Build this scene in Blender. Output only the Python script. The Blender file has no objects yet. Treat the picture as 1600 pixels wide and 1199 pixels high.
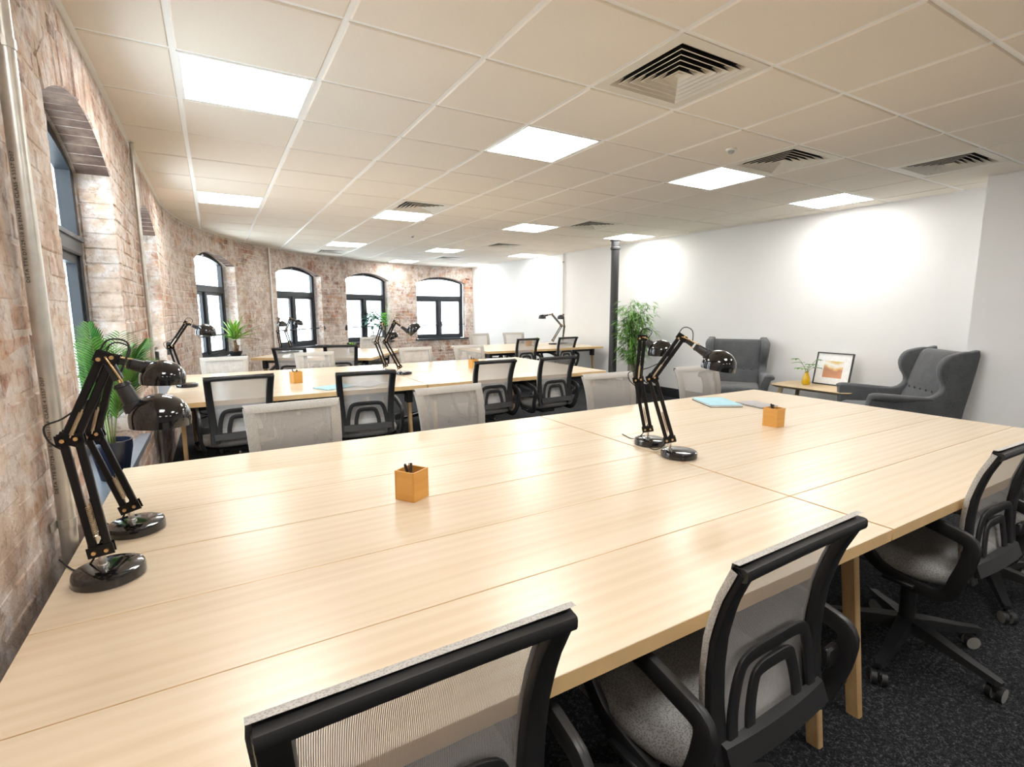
import bpy, bmesh, math, random
from mathutils import Vector, Matrix
random.seed(11)
SC = bpy.context.scene
COL = SC.collection
PI = math.pi
V = Vector

# ------------------------------------------------------------------ camera, world, exposure
ZC, CEIL, DESK = 1.345, 2.467, 0.721
FPX, YAW, PITCH, ROLL = 793.1, 0.5268, -0.1421, -0.0019
cy_, sy_, cp_, sp_, cr_, sr_ = math.cos(YAW), math.sin(YAW), math.cos(PITCH), math.sin(PITCH), math.cos(ROLL), math.sin(ROLL)
cF = V((sy_*cp_, cy_*cp_, sp_)); cR0 = V((cy_, -sy_, 0)); cU0 = cR0.cross(cF)
cR = cr_*cR0 + sr_*cU0; cU = -sr_*cR0 + cr_*cU0
cam_d = bpy.data.cameras.new('camera'); cam = bpy.data.objects.new('camera', cam_d); COL.objects.link(cam)
cam.matrix_world = Matrix(((cR.x, cU.x, -cF.x, 0), (cR.y, cU.y, -cF.y, 0), (cR.z, cU.z, -cF.z, ZC), (0, 0, 0, 1)))
cam_d.sensor_width = 36; cam_d.lens = FPX/1600*36; cam_d.clip_start = 0.02; cam_d.clip_end = 200
SC.camera = cam
SC.view_settings.view_transform = 'Standard'
SC.view_settings.look = 'None'
SC.view_settings.exposure = 1.12
SC.view_settings.gamma = 1.0
SC.view_settings.use_curve_mapping = False
SC.cycles.max_bounces = 10; SC.cycles.diffuse_bounces = 6; SC.cycles.glossy_bounces = 4
SC.cycles.transparent_max_bounces = 24; SC.cycles.transmission_bounces = 6
SC.cycles.sample_clamp_indirect = 6.0
SC.cycles.caustics_reflective = False; SC.cycles.caustics_refractive = False
W = bpy.data.worlds.new('overcast_sky'); SC.world = W; W.use_nodes = True
bg = W.node_tree.nodes['Background']; bg.inputs[0].default_value = (0.86, 0.93, 1.0, 1); bg.inputs[1].default_value = 4.0
PANEL_E = 10.5

# ------------------------------------------------------------------ materials
MATS = {}
class NT:
    def __init__(s, name):
        s.m = bpy.data.materials.new(name); s.m.use_nodes = True
        s.t = s.m.node_tree; s.n = s.t.nodes; s.l = s.t.links
        s.b = s.n['Principled BSDF']; s.out = s.n['Material Output']
    def link(s, a, b): s.l.new(a, b)
    def noise(s, vec, scale, detail=4, rough=0.55, dist=0.0):
        n = s.n.new('ShaderNodeTexNoise'); n.inputs['Scale'].default_value = scale; n.inputs['Detail'].default_value = detail
        n.inputs['Roughness'].default_value = rough; n.inputs['Distortion'].default_value = dist
        if vec is not None: s.link(vec, n.inputs['Vector'])
        return n
    def ramp(s, fac, stops, interp='LINEAR'):
        r = s.n.new('ShaderNodeValToRGB'); r.color_ramp.interpolation = interp
        e = r.color_ramp.elements
        while len(e) < len(stops): e.new(0.5)
        for i, (p, c) in enumerate(stops):
            e[i].position = p; e[i].color = (*c, 1) if len(c) == 3 else c
        s.link(fac, r.inputs[0]); return r
    def mix(s, fac, a, b, blend='MIX'):
        m = s.n.new('ShaderNodeMix'); m.data_type = 'RGBA'; m.blend_type = blend
        for sock, v in ((m.inputs[0], fac), (m.inputs[6], a), (m.inputs[7], b)):
            if isinstance(v, (int, float)): sock.default_value = v
            elif isinstance(v, tuple): sock.default_value = (*v, 1) if len(v) == 3 else v
            else: s.link(v, sock)
        return m.outputs[2]
    def math(s, op, a, b=0.0, clamp=False):
        m = s.n.new('ShaderNodeMath'); m.operation = op; m.use_clamp = clamp
        for sock, v in ((m.inputs[0], a), (m.inputs[1], b)):
            if isinstance(v, (int, float)): sock.default_value = v
            else: s.link(v, sock)
        return m.outputs[0]
    def mapping(s, vec, scale=(1, 1, 1), loc=(0, 0, 0), rot=(0, 0, 0)):
        m = s.n.new('ShaderNodeMapping'); m.inputs['Scale'].default_value = scale; m.inputs['Location'].default_value = loc
        m.inputs['Rotation'].default_value = rot; s.link(vec, m.inputs['Vector']); return m.outputs[0]
    def coord(s, which='Object'):
        return s.n.new('ShaderNodeTexCoord').outputs[which]
    def pos(s): return s.n.new('ShaderNodeNewGeometry').outputs['Position']
    def bump(s, h, strength, dist=0.01):
        b = s.n.new('ShaderNodeBump'); b.inputs['Strength'].default_value = strength; b.inputs['Distance'].default_value = dist
        s.link(h, b.inputs['Height']); s.link(b.outputs[0], s.b.inputs['Normal'])
    def base(s, c):
        if isinstance(c, tuple): s.b.inputs['Base Color'].default_value = (*c, 1)
        else: s.link(c, s.b.inputs['Base Color'])

def plain(name, c, rough=0.5, metal=0.0, var=0.06, nscale=30, bump=0.0, coat=0.0, spec=0.5):
    t = NT(name)
    n = t.noise(t.coord(), nscale)
    dark = tuple(x*(1-var) for x in c); lite = tuple(min(1, x*(1+var)) for x in c)
    t.base(t.ramp(n.outputs[0], [(0.3, dark), (0.7, lite)]).outputs[0])
    t.b.inputs['Roughness'].default_value = rough; t.b.inputs['Metallic'].default_value = metal
    t.b.inputs['Coat Weight'].default_value = coat; t.b.inputs['Specular IOR Level'].default_value = spec
    if bump: t.bump(n.outputs[0], bump, 0.003)
    MATS[name] = t.m; return t.m

M_white = plain('white_wall_paint', (0.84, 0.84, 0.83), 0.7, var=0.012, nscale=3)
M_black_plastic = plain('black_plastic', (0.018, 0.018, 0.019), 0.42, nscale=60, bump=0.05)
M_black_gloss = plain('black_enamel', (0.006, 0.006, 0.007), 0.12, coat=0.6)
M_black_arm = plain('black_painted_arm', (0.006, 0.006, 0.007), 0.3, spec=0.3)
M_chrome = plain('chrome', (0.75, 0.74, 0.72), 0.18, metal=1.0)
M_brass = plain('brass', (0.80, 0.55, 0.28), 0.28, metal=1.0)
M_spring = plain('nickel_spring', (0.62, 0.52, 0.40), 0.3, metal=1.0)
M_frame = plain('dark_window_frame', (0.022, 0.027, 0.034), 0.35)
M_skirt = plain('black_skirting', (0.02, 0.021, 0.024), 0.4)
M_dark_metal = plain('dark_metal', (0.03, 0.031, 0.034), 0.4, metal=0.4)
M_galv = plain('galvanised_steel', (0.62, 0.60, 0.55), 0.35, metal=0.7, var=0.15, nscale=14)
M_white_pipe = plain('white_plastic', (0.8, 0.78, 0.74), 0.4)
M_sill = plain('grey_sill_board', (0.16, 0.18, 0.21), 0.3)
M_navy = plain('navy_ceramic', (0.008, 0.012, 0.030), 0.25)
M_pot_white = plain('white_ceramic', (0.75, 0.75, 0.74), 0.3)
M_pot_black = plain('black_pot', (0.02, 0.02, 0.022), 0.5)
M_soil = plain('soil', (0.05, 0.035, 0.022), 0.95, var=0.5, nscale=80, bump=0.6)
M_bark = plain('brown_bark', (0.20, 0.13, 0.08), 0.85, var=0.4, nscale=40, bump=0.5)
M_cane = plain('green_cane', (0.16, 0.20, 0.06), 0.6, var=0.3)
M_vase = plain('yellow_glazed_vase', (0.72, 0.46, 0.01), 0.2, coat=0.4)
M_paper = plain('white_paper', (0.85, 0.86, 0.87), 0.7)
M_blue = plain('pale_blue_card', (0.36, 0.62, 0.72), 0.6)
M_grey_card = plain('grey_card', (0.40, 0.39, 0.40), 0.7)
M_black_card = plain('black_card', (0.03, 0.03, 0.03), 0.6)
M_lamp_inner = plain('lamp_inner_white', (0.62, 0.55, 0.45), 0.4)
M_caster = plain('caster_grey', (0.30, 0.30, 0.27), 0.5)
M_ink = plain('black_ink', (0.02, 0.02, 0.02), 0.7)
M_duct = plain('duct_black', (0.012, 0.012, 0.012), 0.8)
M_vent = plain('vent_white', (0.76, 0.72, 0.64), 0.5, var=0.02)
M_tbar = plain('ceiling_grid_white', (0.93, 0.93, 0.92), 0.4, var=0.01)

def leafmat(name, c1, c2):
    t = NT(name); oi = t.n.new('ShaderNodeObjectInfo')
    n = t.noise(t.pos(), 14, 2)
    f = t.math('ADD', t.math('MULTIPLY', oi.outputs['Random'], 0.5), t.math('MULTIPLY', n.outputs[0], 0.6))
    t.base(t.ramp(f, [(0.25, c1), (0.8, c2)]).outputs[0]); t.b.inputs['Roughness'].default_value = 0.45
    t.b.inputs['Subsurface Weight'].default_value = 0.0
    MATS[name] = t.m; return t.m
M_palm = leafmat('palm_leaf', (0.03, 0.13, 0.025), (0.17, 0.36, 0.07))
M_drac = leafmat('dracaena_leaf', (0.09, 0.27, 0.02), (0.40, 0.62, 0.10))
M_bamboo = leafmat('bamboo_leaf', (0.07, 0.24, 0.03), (0.36, 0.60, 0.12))
M_teal = leafmat('blue_green_leaf', (0.03, 0.12, 0.09), (0.12, 0.26, 0.20))
M_bright = leafmat('bright_green_leaf', (0.14, 0.42, 0.04), (0.28, 0.62, 0.08))

def wood(name, c_lo, c_mid, c_hi, rough=0.34, sx=1.0):
    t = NT(name); oi = t.n.new('ShaderNodeObjectInfo')
    co = t.coord()
    cmb = t.n.new('ShaderNodeCombineXYZ'); t.link(t.math('MULTIPLY', oi.outputs['Random'], 37.0), cmb.inputs[0]); t.link(t.math('MULTIPLY', oi.outputs['Random'], 11.0), cmb.inputs[1])
    ad = t.n.new('ShaderNodeVectorMath'); ad.operation = 'ADD'; t.link(co, ad.inputs[0]); t.link(cmb.outputs[0], ad.inputs[1])
    v = ad.outputs[0]
    band = t.noise(t.mapping(v, (0.30*sx, 5.5, 5.5)), 1.0, 4, 0.6)
    fine = t.noise(t.mapping(v, (1.6*sx, 90, 90)), 1.0, 3, 0.6)
    wv = t.n.new('ShaderNodeTexWave'); wv.wave_type = 'BANDS'; wv.bands_direction = 'Y'
    wv.inputs['Scale'].default_value = 5.0; wv.inputs['Distortion'].default_value = 6.0; wv.inputs['Detail'].default_value = 2.5; wv.inputs['Detail Scale'].default_value = 0.7
    t.link(t.mapping(v, (0.22*sx, 1.6, 1.6)), wv.inputs['Vector'])
    f = t.math('ADD', t.math('MULTIPLY', band.outputs[0], 0.62), t.math('ADD', t.math('MULTIPLY', fine.outputs[0], 0.27), t.math('MULTIPLY', wv.outputs['Fac'], 0.11)))
    t.base(t.ramp(f, [(0.30, c_lo), (0.5, c_mid), (0.68, c_hi)]).outputs[0])
    t.b.inputs['Roughness'].default_value = rough
    t.bump(fine.outputs[0], 0.04, 0.002)
    MATS[name] = t.m; return t.m
M_oak = wood('pale_oak_laminate', (0.66, 0.53, 0.37), (0.725, 0.60, 0.44), (0.765, 0.65, 0.50), 0.27)
M_oak_edge = plain('oak_edge_band', (0.74, 0.51, 0.25), 0.45, var=0.08, nscale=8)
M_leg = wood('oak_leg', (0.44, 0.28, 0.13), (0.55, 0.36, 0.17), (0.62, 0.43, 0.22), 0.45)
M_bamboo_box = wood('bamboo_box', (0.56, 0.26, 0.045), (0.66, 0.33, 0.07), (0.74, 0.41, 0.11), 0.42, 0.6)
M_table = wood('ash_table', (0.52, 0.38, 0.21), (0.62, 0.47, 0.28), (0.70, 0.56, 0.36), 0.4)

def carpet():
    t = NT('charcoal_carpet')
    p = t.pos()
    n = t.noise(p, 170, 3, 0.7); n2 = t.noise(p, 3, 2); n3 = t.noise(p, 60, 3, 0.7)
    f = t.math('ADD', t.math('MULTIPLY', n.outputs[0], 0.55), t.math('ADD', t.math('MULTIPLY', n3.outputs[0], 0.4), t.math('MULTIPLY', n2.outputs[0], 0.1)))
    t.base(t.ramp(f, [(0.40, (0.006, 0.0065, 0.008)), (0.54, (0.022, 0.023, 0.026)), (0.64, (0.11, 0.112, 0.115))]).outputs[0])
    t.b.inputs['Roughness'].default_value = 1.0; t.b.inputs['Specular IOR Level'].default_value = 0.15
    t.bump(f, 0.8, 0.01); MATS['carpet'] = t.m; return t.m
M_carpet = carpet()

def tilemat():
    t = NT('mineral_fibre_tile'); p = t.pos()
    n = t.noise(p, 260, 2, 0.7); n2 = t.noise(p, 1.2, 2)
    c = t.ramp(n2.outputs[0], [(0.3, (0.835, 0.765, 0.68)), (0.7, (0.86, 0.795, 0.71))]).outputs[0]
    sp = t.ramp(n.outputs[0], [(0.32, (0.85, 0.85, 0.85)), (0.42, (1, 1, 1))]).outputs[0]
    t.base(t.mix(0.5, c, sp, 'MULTIPLY')); t.b.inputs['Roughness'].default_value = 0.9
    t.bump(n.outputs[0], 0.15, 0.002); MATS['tile'] = t.m; return t.m
M_tile = tilemat()

def limewash(t, col_in, p, bias=0.0):
    n1 = t.noise(p, 1.5, 5, 0.66, 0.6); n2 = t.noise(p, 13, 5, 0.7, 0.3); n3 = t.noise(p, 55, 3, 0.7)
    # vertical drag streaks of worn plaster
    n4 = t.noise(t.mapping(p, (9, 9, 1.3)), 1.0, 4, 0.6)
    f = t.math('ADD', t.math('ADD', t.math('MULTIPLY', n1.outputs[0], 0.62), t.math('MULTIPLY', n2.outputs[0], 0.28)),
               t.math('ADD', t.math('MULTIPLY', n4.outputs[0], 0.20), t.math('MULTIPLY', n3.outputs[0], 0.12)))
    fac = t.ramp(f, [(0.51-bias, (0.05, 0.05, 0.05)), (0.63-bias, (0.95, 0.95, 0.95))]).outputs[0]
    wcol = t.ramp(t.noise(p, 5.5, 4, 0.65).outputs[0], [(0.30, (0.44, 0.33, 0.25)), (0.44, (0.60, 0.49, 0.41)), (0.53, (0.70, 0.65, 0.62)), (0.63, (0.60, 0.46, 0.35)), (0.75, (0.46, 0.385, 0.36))]).outputs[0]
    c = t.mix(fac, col_in, wcol)
    dirt = t.ramp(t.noise(p, 24, 4, 0.75, 0.5).outputs[0], [(0.34, (0.42, 0.34, 0.29)), (0.46, (1, 1, 1))]).outputs[0]
    c = t.mix(0.6, c, dirt, 'MULTIPLY')
    stain = t.ramp(t.noise(p, 3.1, 6, 0.72, 0.8).outputs[0], [(0.36, (0.45, 0.40, 0.37)), (0.50, (1, 1, 1))]).outputs[0]
    c = t.mix(0.45, c, stain, 'MULTIPLY')
    h = t.math('ADD', t.math('MULTIPLY', n2.outputs[0], 0.6), t.math('MULTIPLY', n3.outputs[0], 0.4))
    return c, h
def brickmat():
    t = NT('old_painted_brick'); p = t.pos()
    at = t.n.new('ShaderNodeAttribute'); at.attribute_name = 'tint'
    c = t.ramp(at.outputs['Fac'], [(0.0, (0.20, 0.085, 0.06)), (0.18, (0.36, 0.16, 0.10)), (0.38, (0.46, 0.24, 0.15)), (0.55, (0.47, 0.34, 0.26)), (0.72, (0.52, 0.23, 0.10)), (0.86, (0.44, 0.33, 0.29)), (1.0, (0.28, 0.17, 0.15))]).outputs[0]
    n = t.noise(p, 40, 4, 0.7); c = t.mix(0.6, c, t.ramp(n.outputs[0], [(0.3, (0.55, 0.5, 0.48)), (0.65, (1.25, 1.2, 1.15))]).outputs[0], 'MULTIPLY')
    c, h = limewash(t, c, p); t.base(c); t.b.inputs['Roughness'].default_value = 0.9
    t.bump(h, 0.75, 0.012); MATS['brick'] = t.m; return t.m
def mortarmat():
    t = NT('old_lime_mortar'); p = t.pos()
    n = t.noise(p, 30, 4, 0.7); c = t.ramp(n.outputs[0], [(0.3, (0.36, 0.29, 0.22)), (0.7, (0.58, 0.50, 0.41))]).outputs[0]
    c, h = limewash(t, c, p, 0.06); t.base(c); t.b.inputs['Roughness'].default_value = 0.95
    t.bump(h, 0.8, 0.012); MATS['mortar'] = t.m; return t.m
def soffitmat():
    t = NT('dark_soffit_brick'); p = t.pos(); n = t.noise(t.mapping(p, (5, 5, 14)), 1.0, 5, 0.7)
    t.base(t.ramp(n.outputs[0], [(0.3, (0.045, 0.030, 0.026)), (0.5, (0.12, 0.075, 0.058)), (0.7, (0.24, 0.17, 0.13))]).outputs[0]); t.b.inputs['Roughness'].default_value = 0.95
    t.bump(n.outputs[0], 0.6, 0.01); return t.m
M_soffit = soffitmat()  # darker brown brick tone, shown only on the undersides of the window arches
M_brick = brickmat(); M_mortar = mortarmat()

def meshfabric(name, c, holes):
    t = NT(name); uv = t.n.new('ShaderNodeUVMap')
    sep = t.n.new('ShaderNodeSeparateXYZ'); t.link(uv.outputs[0], sep.inputs[0])
    k = 2*PI/0.0042
    a = t.math('SINE', t.math('MULTIPLY', t.math('ADD', sep.outputs[0], sep.outputs[1]), k*0.75))
    b = t.math('SINE', t.math('MULTIPLY', t.math('SUBTRACT', sep.outputs[0], sep.outputs[1]), k*0.75))
    pr = t.math('MULTIPLY', a, b)
    hole = t.math('GREATER_THAN', pr, holes)
    tr = t.n.new('ShaderNodeBsdfTransparent'); mx = t.n.new('ShaderNodeMixShader')
    t.base(c); t.b.inputs['Roughness'].default_value = 0.7
    t.link(hole, mx.inputs[0]); t.link(t.b.outputs[0], mx.inputs[1]); t.link(tr.outputs[0], mx.inputs[2]); t.link(mx.outputs[0], t.out.inputs[0])
    MATS[name] = t.m; return t.m
M_mesh = meshfabric('grey_mesh_fabric', (0.60, 0.59, 0.58), 0.20)
def dotfabric(name, c1, c2, sc):
    t = NT(name); co = t.coord(); v = t.n.new('ShaderNodeTexVoronoi'); v.inputs['Scale'].default_value = sc; t.link(co, v.inputs['Vector'])
    t.base(t.ramp(v.outputs['Distance'], [(0.25, c1), (0.55, c2)]).outputs[0]); t.b.inputs['Roughness'].default_value = 0.75
    t.bump(v.outputs['Distance'], 0.25, 0.002); MATS[name] = t.m; return t.m
M_seat = dotfabric('grey_seat_fabric', (0.18, 0.175, 0.17), (0.36, 0.355, 0.345), 260)
M_edging = dotfabric('grey_mesh_edging', (0.34, 0.325, 0.30), (0.50, 0.485, 0.46), 300)
def felt():
    t = NT('charcoal_felt'); co = t.coord(); n = t.noise(co, 220, 3, 0.7); n2 = t.noise(co, 8, 2)
    t.base(t.ramp(t.math('ADD', t.math('MULTIPLY', n.outputs[0], 0.8), t.math('MULTIPLY', n2.outputs[0], 0.2)), [(0.35, (0.042, 0.045, 0.049)), (0.65, (0.125, 0.130, 0.138))]).outputs[0])
    t.b.inputs['Roughness'].default_value = 0.95; t.b.inputs['Sheen Weight'].default_value = 0.25
    t.bump(n.outputs[0], 0.3, 0.002); MATS['felt'] = t.m; return t.m
M_felt = felt()

def glassmat():
    t = NT('window_glass'); tr = t.n.new('ShaderNodeBsdfTransparent'); tr.inputs[0].default_value = (0.95, 0.98, 0.98, 1)
    gl = t.n.new('ShaderNodeBsdfGlossy'); gl.inputs['Roughness'].default_value = 0.02
    lw = t.n.new('ShaderNodeLayerWeight'); lw.inputs[0].default_value = 0.5
    fr_ = t.math('ADD', 0.04, t.math('MULTIPLY', t.math('POWER', lw.outputs['Facing'], 5.0), 0.9))
    mx = t.n.new('ShaderNodeMixShader'); t.link(fr_, mx.inputs[0]); t.link(tr.outputs[0], mx.inputs[1]); t.link(gl.outputs[0], mx.inputs[2])
    t.link(mx.outputs[0], t.out.inputs[0]); t.n.remove(t.b); MATS['glass'] = t.m; return t.m
M_glass = glassmat()
def emis(name, c, e):
    t = NT(name); em = t.n.new('ShaderNodeEmission'); em.inputs[0].default_value = (*c, 1); em.inputs[1].default_value = e
    t.link(em.outputs[0], t.out.inputs[0]); t.n.remove(t.b); MATS[name] = t.m; return t.m
M_panel = emis('lit_diffuser', (1.0, 0.975, 0.94), PANEL_E)
def printmat():
    t = NT('desert_print'); uv = t.n.new('ShaderNodeUVMap'); sep = t.n.new('ShaderNodeSeparateXYZ'); t.link(uv.outputs[0], sep.inputs[0])
    n = t.noise(uv.outputs[0], 5, 5, 0.6, 0.6)
    y = t.math('ADD', sep.outputs[1], t.math('MULTIPLY', t.math('SUBTRACT', n.outputs[0], 0.5), 0.30))
    y = t.math('SUBTRACT', y, t.math('MULTIPLY', t.math('ABSOLUTE', t.math('SUBTRACT', sep.outputs[0], 0.62)), 0.35))
    t.base(t.ramp(y, [(0.12, (0.62, 0.30, 0.17)), (0.36, (0.50, 0.26, 0.16)), (0.44, (0.70, 0.36, 0.20)), (0.50, (0.72, 0.50, 0.14)), (0.58, (0.80, 0.74, 0.60)), (0.7, (0.88, 0.88, 0.86)), (0.9, (0.72, 0.55, 0.20))]).outputs[0])
    t.b.inputs['Roughness'].default_value = 0.5; MATS['print'] = t.m; return t.m
M_print = printmat()

# ------------------------------------------------------------------ object helpers
def obj(name, bm, m, parent=None, loc=None, smooth=False, kind=None, label=None, sharp=None):
    me = bpy.data.meshes.new(name)
    bmesh.ops.recalc_face_normals(bm, faces=bm.faces[:])
    bm.to_mesh(me); bm.free()
    if m is not None: me.materials.append(m)
    if smooth:
        for p in me.polygons: p.use_smooth = True
        if sharp is not None:
            try: me.set_sharp_from_angle(angle=sharp)
            except Exception: pass
    o = bpy.data.objects.new(name, me); COL.objects.link(o)
    if parent is not None: o.parent = parent
    if loc is not None: o.location = loc
    if kind: o['kind'] = kind
    if label: o['label'] = label
    return o
def tag(o, label, cat, group=None):
    o['label'] = label; o['category'] = cat
    if group: o['group'] = group
    return o
def thing(name, label, cat, loc=(0, 0, 0), rotz=0.0, group=None):
    o = bpy.data.objects.new(name, None); COL.objects.link(o); o.empty_display_size = 0.1
    o.location = loc; o.rotation_euler = (0, 0, rotz)
    return tag(o, label, cat, group)
def struct_empty(name, loc=(0, 0, 0), rotz=0.0):
    o = bpy.data.objects.new(name, None); COL.objects.link(o); o.location = loc; o.rotation_euler = (0, 0, rotz); o['kind'] = 'structure'; o.empty_display_size = 0.1
    return o
def copy_tree(o, parent=None, depth=0):
    c = o.copy(); COL.objects.link(c)
    if parent is not None: c.parent = parent
    for ch in list(KIDS.get(o.name, ())) or [x for x in o.children]:
        copy_tree(ch, c, depth+1)
    return c
KIDS = {}
I4 = Matrix.Identity(4)
def T(x, y, z): return Matrix.Translation((x, y, z))
def RZ(a): return Matrix.Rotation(a, 4, 'Z')
def RX(a): return Matrix.Rotation(a, 4, 'X')
def RY(a): return Matrix.Rotation(a, 4, 'Y')

def box(bm, c, s, M=I4, bev=0.0, seg=1):
    hx, hy, hz = s[0]/2, s[1]/2, s[2]/2
    vs = [bm.verts.new(M @ V((c[0]+x*hx, c[1]+y*hy, c[2]+z*hz))) for x in (-1, 1) for y in (-1, 1) for z in (-1, 1)]
    fs = [bm.faces.new([vs[i] for i in q]) for q in ((0, 1, 3, 2), (4, 6, 7, 5), (0, 4, 5, 1), (2, 3, 7, 6), (0, 2, 6, 4), (1, 5, 7, 3))]
    if bev:
        es = list({e for f in fs for e in f.edges})
        bmesh.ops.bevel(bm, geom=es, offset=bev, segments=seg, profile=0.5, affect='EDGES')
def loft(bm, rings, close_u=True, cap0=True, cap1=True):
    R = [[bm.verts.new(p) for p in r] for r in rings]
    n = len(R[0])
    for a, b in zip(R[:-1], R[1:]):
        for i in range(n if close_u else n-1):
            j = (i+1) % n
            bm.faces.new((a[i], a[j], b[j], b[i]))
    if cap0 and close_u: bm.faces.new(R[0][::-1])
    if cap1 and close_u: bm.faces.new(R[-1])
    return R
def lathe(bm, prof, seg=24, M=I4, cap0=True, cap1=True):
    rings = [[M @ V((r*math.cos(2*PI*i/seg), r*math.sin(2*PI*i/seg), z)) for i in range(seg)] for r, z in prof]
    loft(bm, rings, True, cap0, cap1)
def frames(pts, closed=False, up=None):
    n = len(pts); out = []
    prev = None
    for i in range(n):
        a = pts[(i-1) % n] if (closed or i > 0) else pts[i]
        b = pts[(i+1) % n] if (closed or i < n-1) else pts[i]
        t = (b-a).normalized()
        if up is not None:
            s = up.cross(t)
            if s.length < 1e-6: s = prev or V((1, 0, 0))
            s.normalize()
        else:
            if prev is None:
                ref = V((0, 0, 1)) if abs(t.z) < 0.9 else V((1, 0, 0)); s = ref.cross(t).normalized()
            else:
                s = (prev - t*prev.dot(t)).normalized()
        prev = s
        out.append((t, s, t.cross(s)))
    return out
def sweep(bm, pts, sec, closed=False, up=None, M=I4, cap=True, scales=None):
    pts = [V(p) for p in pts]
    fr = frames(pts, closed, up)
    rings = []
    for i, (p, (t, s, b)) in enumerate(zip(pts, fr)):
        k = scales[i] if scales else 1.0
        rings.append([M @ (p + s*(u*k) + b*(v*k)) for u, v in sec])
    if closed: rings.append(None)
    if closed:
        R = [[bm.verts.new(q) for q in r] for r in rings[:-1]]; n = len(sec)
        for i in range(len(R)):
            a, b = R[i], R[(i+1) % len(R)]
            for k in range(n): bm.faces.new((a[k], a[(k+1) % n], b[(k+1) % n], b[k]))
    else: loft(bm, rings, True, cap, cap)
def circ(r, n=8): return [(r*math.cos(2*PI*i/n), r*math.sin(2*PI*i/n)) for i in range(n)]
def rrect(w, h, r=None, n=2):
    r = r if r is not None else min(w, h)*0.3
    out = []
    for cx, cy, a0 in ((w/2-r, h/2-r, 0), (-w/2+r, h/2-r, PI/2), (-w/2+r, -h/2+r, PI), (w/2-r, -h/2+r, 1.5*PI)):
        for k in range(n+1):
            a = a0 + PI/2*k/n; out.append((cx+r*math.cos(a), cy+r*math.sin(a)))
    return out
def tube(bm, pts, r, n=8, closed=False, M=I4, scales=None): sweep(bm, pts, circ(r, n), closed, None, M, True, scales)
def cyl(bm, a, b, r, n=10, M=I4): sweep(bm, [a, b], circ(r, n), False, None, M)
def prism(bm, poly, y0, y1, fn):
    """poly of 2d points, fn(u, v, d)->Vector"""
    A = [bm.verts.new(fn(u, v, y0)) for u, v in poly]; B = [bm.verts.new(fn(u, v, y1)) for u, v in poly]
    n = len(poly)
    bm.faces.new(A[::-1]); bm.faces.new(B)
    for i in range(n): bm.faces.new((A[i], A[(i+1) % n], B[(i+1) % n], B[i]))
def smooth_pts(pts, k=4, closed=False):
    P = [V(p) for p in pts]; n = len(P); out = []
    rng = range(n) if closed else range(n-1)
    for i in rng:
        p0 = P[(i-1) % n] if closed or i > 0 else P[i]; p1 = P[i]; p2 = P[(i+1) % n]; p3 = P[(i+2) % n] if closed or i+2 < n else p2
        for j in range(k):
            t = j/k
            out.append(0.5*((2*p1)+(p2-p0)*t+(2*p0-5*p1+4*p2-p3)*t*t+(3*p1-p0-3*p2+p3)*t**3))
    if not closed: out.append(P[-1])
    return out
def proj(p):
    d = V(p)-V((0, 0, ZC)); z = d.dot(cF)
    if z < 0.05: return None
    return (800+FPX*d.dot(cR)/z, 600-FPX*d.dot(cU)/z, z)

# ------------------------------------------------------------------ room geometry
CX, CY, RR = 5.44, 6.41, 5.86          # plan of the curved brick wall: straight up to y = CY, then an arc
S_END = CY + RR*math.radians(95.2)
def P(s, off, z):
    """point on the brick wall: s along it, off outwards from its inner face"""
    if s <= CY: return V((CX-RR-off, s, z))
    a = (s-CY)/RR; r = RR+off
    return V((CX-r*math.cos(a), CY+r*math.sin(a), z))
def TAN(s):
    a = max(0.0, (s-CY)/RR); return V((math.sin(a), math.cos(a), 0))
def OUT(s):
    a = max(0.0, (s-CY)/RR); return V((-math.cos(a), math.sin(a), 0))
def TH(d): return CY+RR*math.radians(d)
WX0, WY0, WX1, WY1 = 6.245, 1.9, 5.93, 12.25        # white wall runs between these two points
def WWX(y): return WX0+(WX1-WX0)*(y-WY0)/(WY1-WY0)
RETX, RETY = 5.745, 1.86                              # white return nearer the camera
YB = -6.0
SILL, SPRING, RISE = 0.62, 2.045, 0.155
WIN = [(2.24, 3.47), (4.66, 5.90), (TH(16.6), TH(29.5)), (TH(41.0), TH(53.4)), (TH(60.1), TH(72.0)), (TH(79.3), TH(92.9))]
DEP = 0.212
def arch(s, w):
    c = (w[0]+w[1])/2; h = (w[1]-w[0])/2
    return SPRING+RISE*(1-((s-c)/h)**2)
# floor
bm = bmesh.new()
pl = [P(YB-0.2, 0.3, 0)]+[P(CY+i*(S_END-CY)/24, 0.3, 0) for i in range(25)]+[V((WX1+0.3, WY1+0.3, 0)), V((WX0+0.3, YB-0.2, 0))]
top = [bm.verts.new(p) for p in pl]; bot = [bm.verts.new(p-V((0, 0, 0.06))) for p in pl]
bm.faces.new(top); bm.faces.new(bot[::-1])
for i in range(len(top)): bm.faces.new((top[i], bot[i], bot[(i+1) % len(top)], top[(i+1) % len(top)]))
obj('floor', bm, M_carpet, kind='structure')

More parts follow.
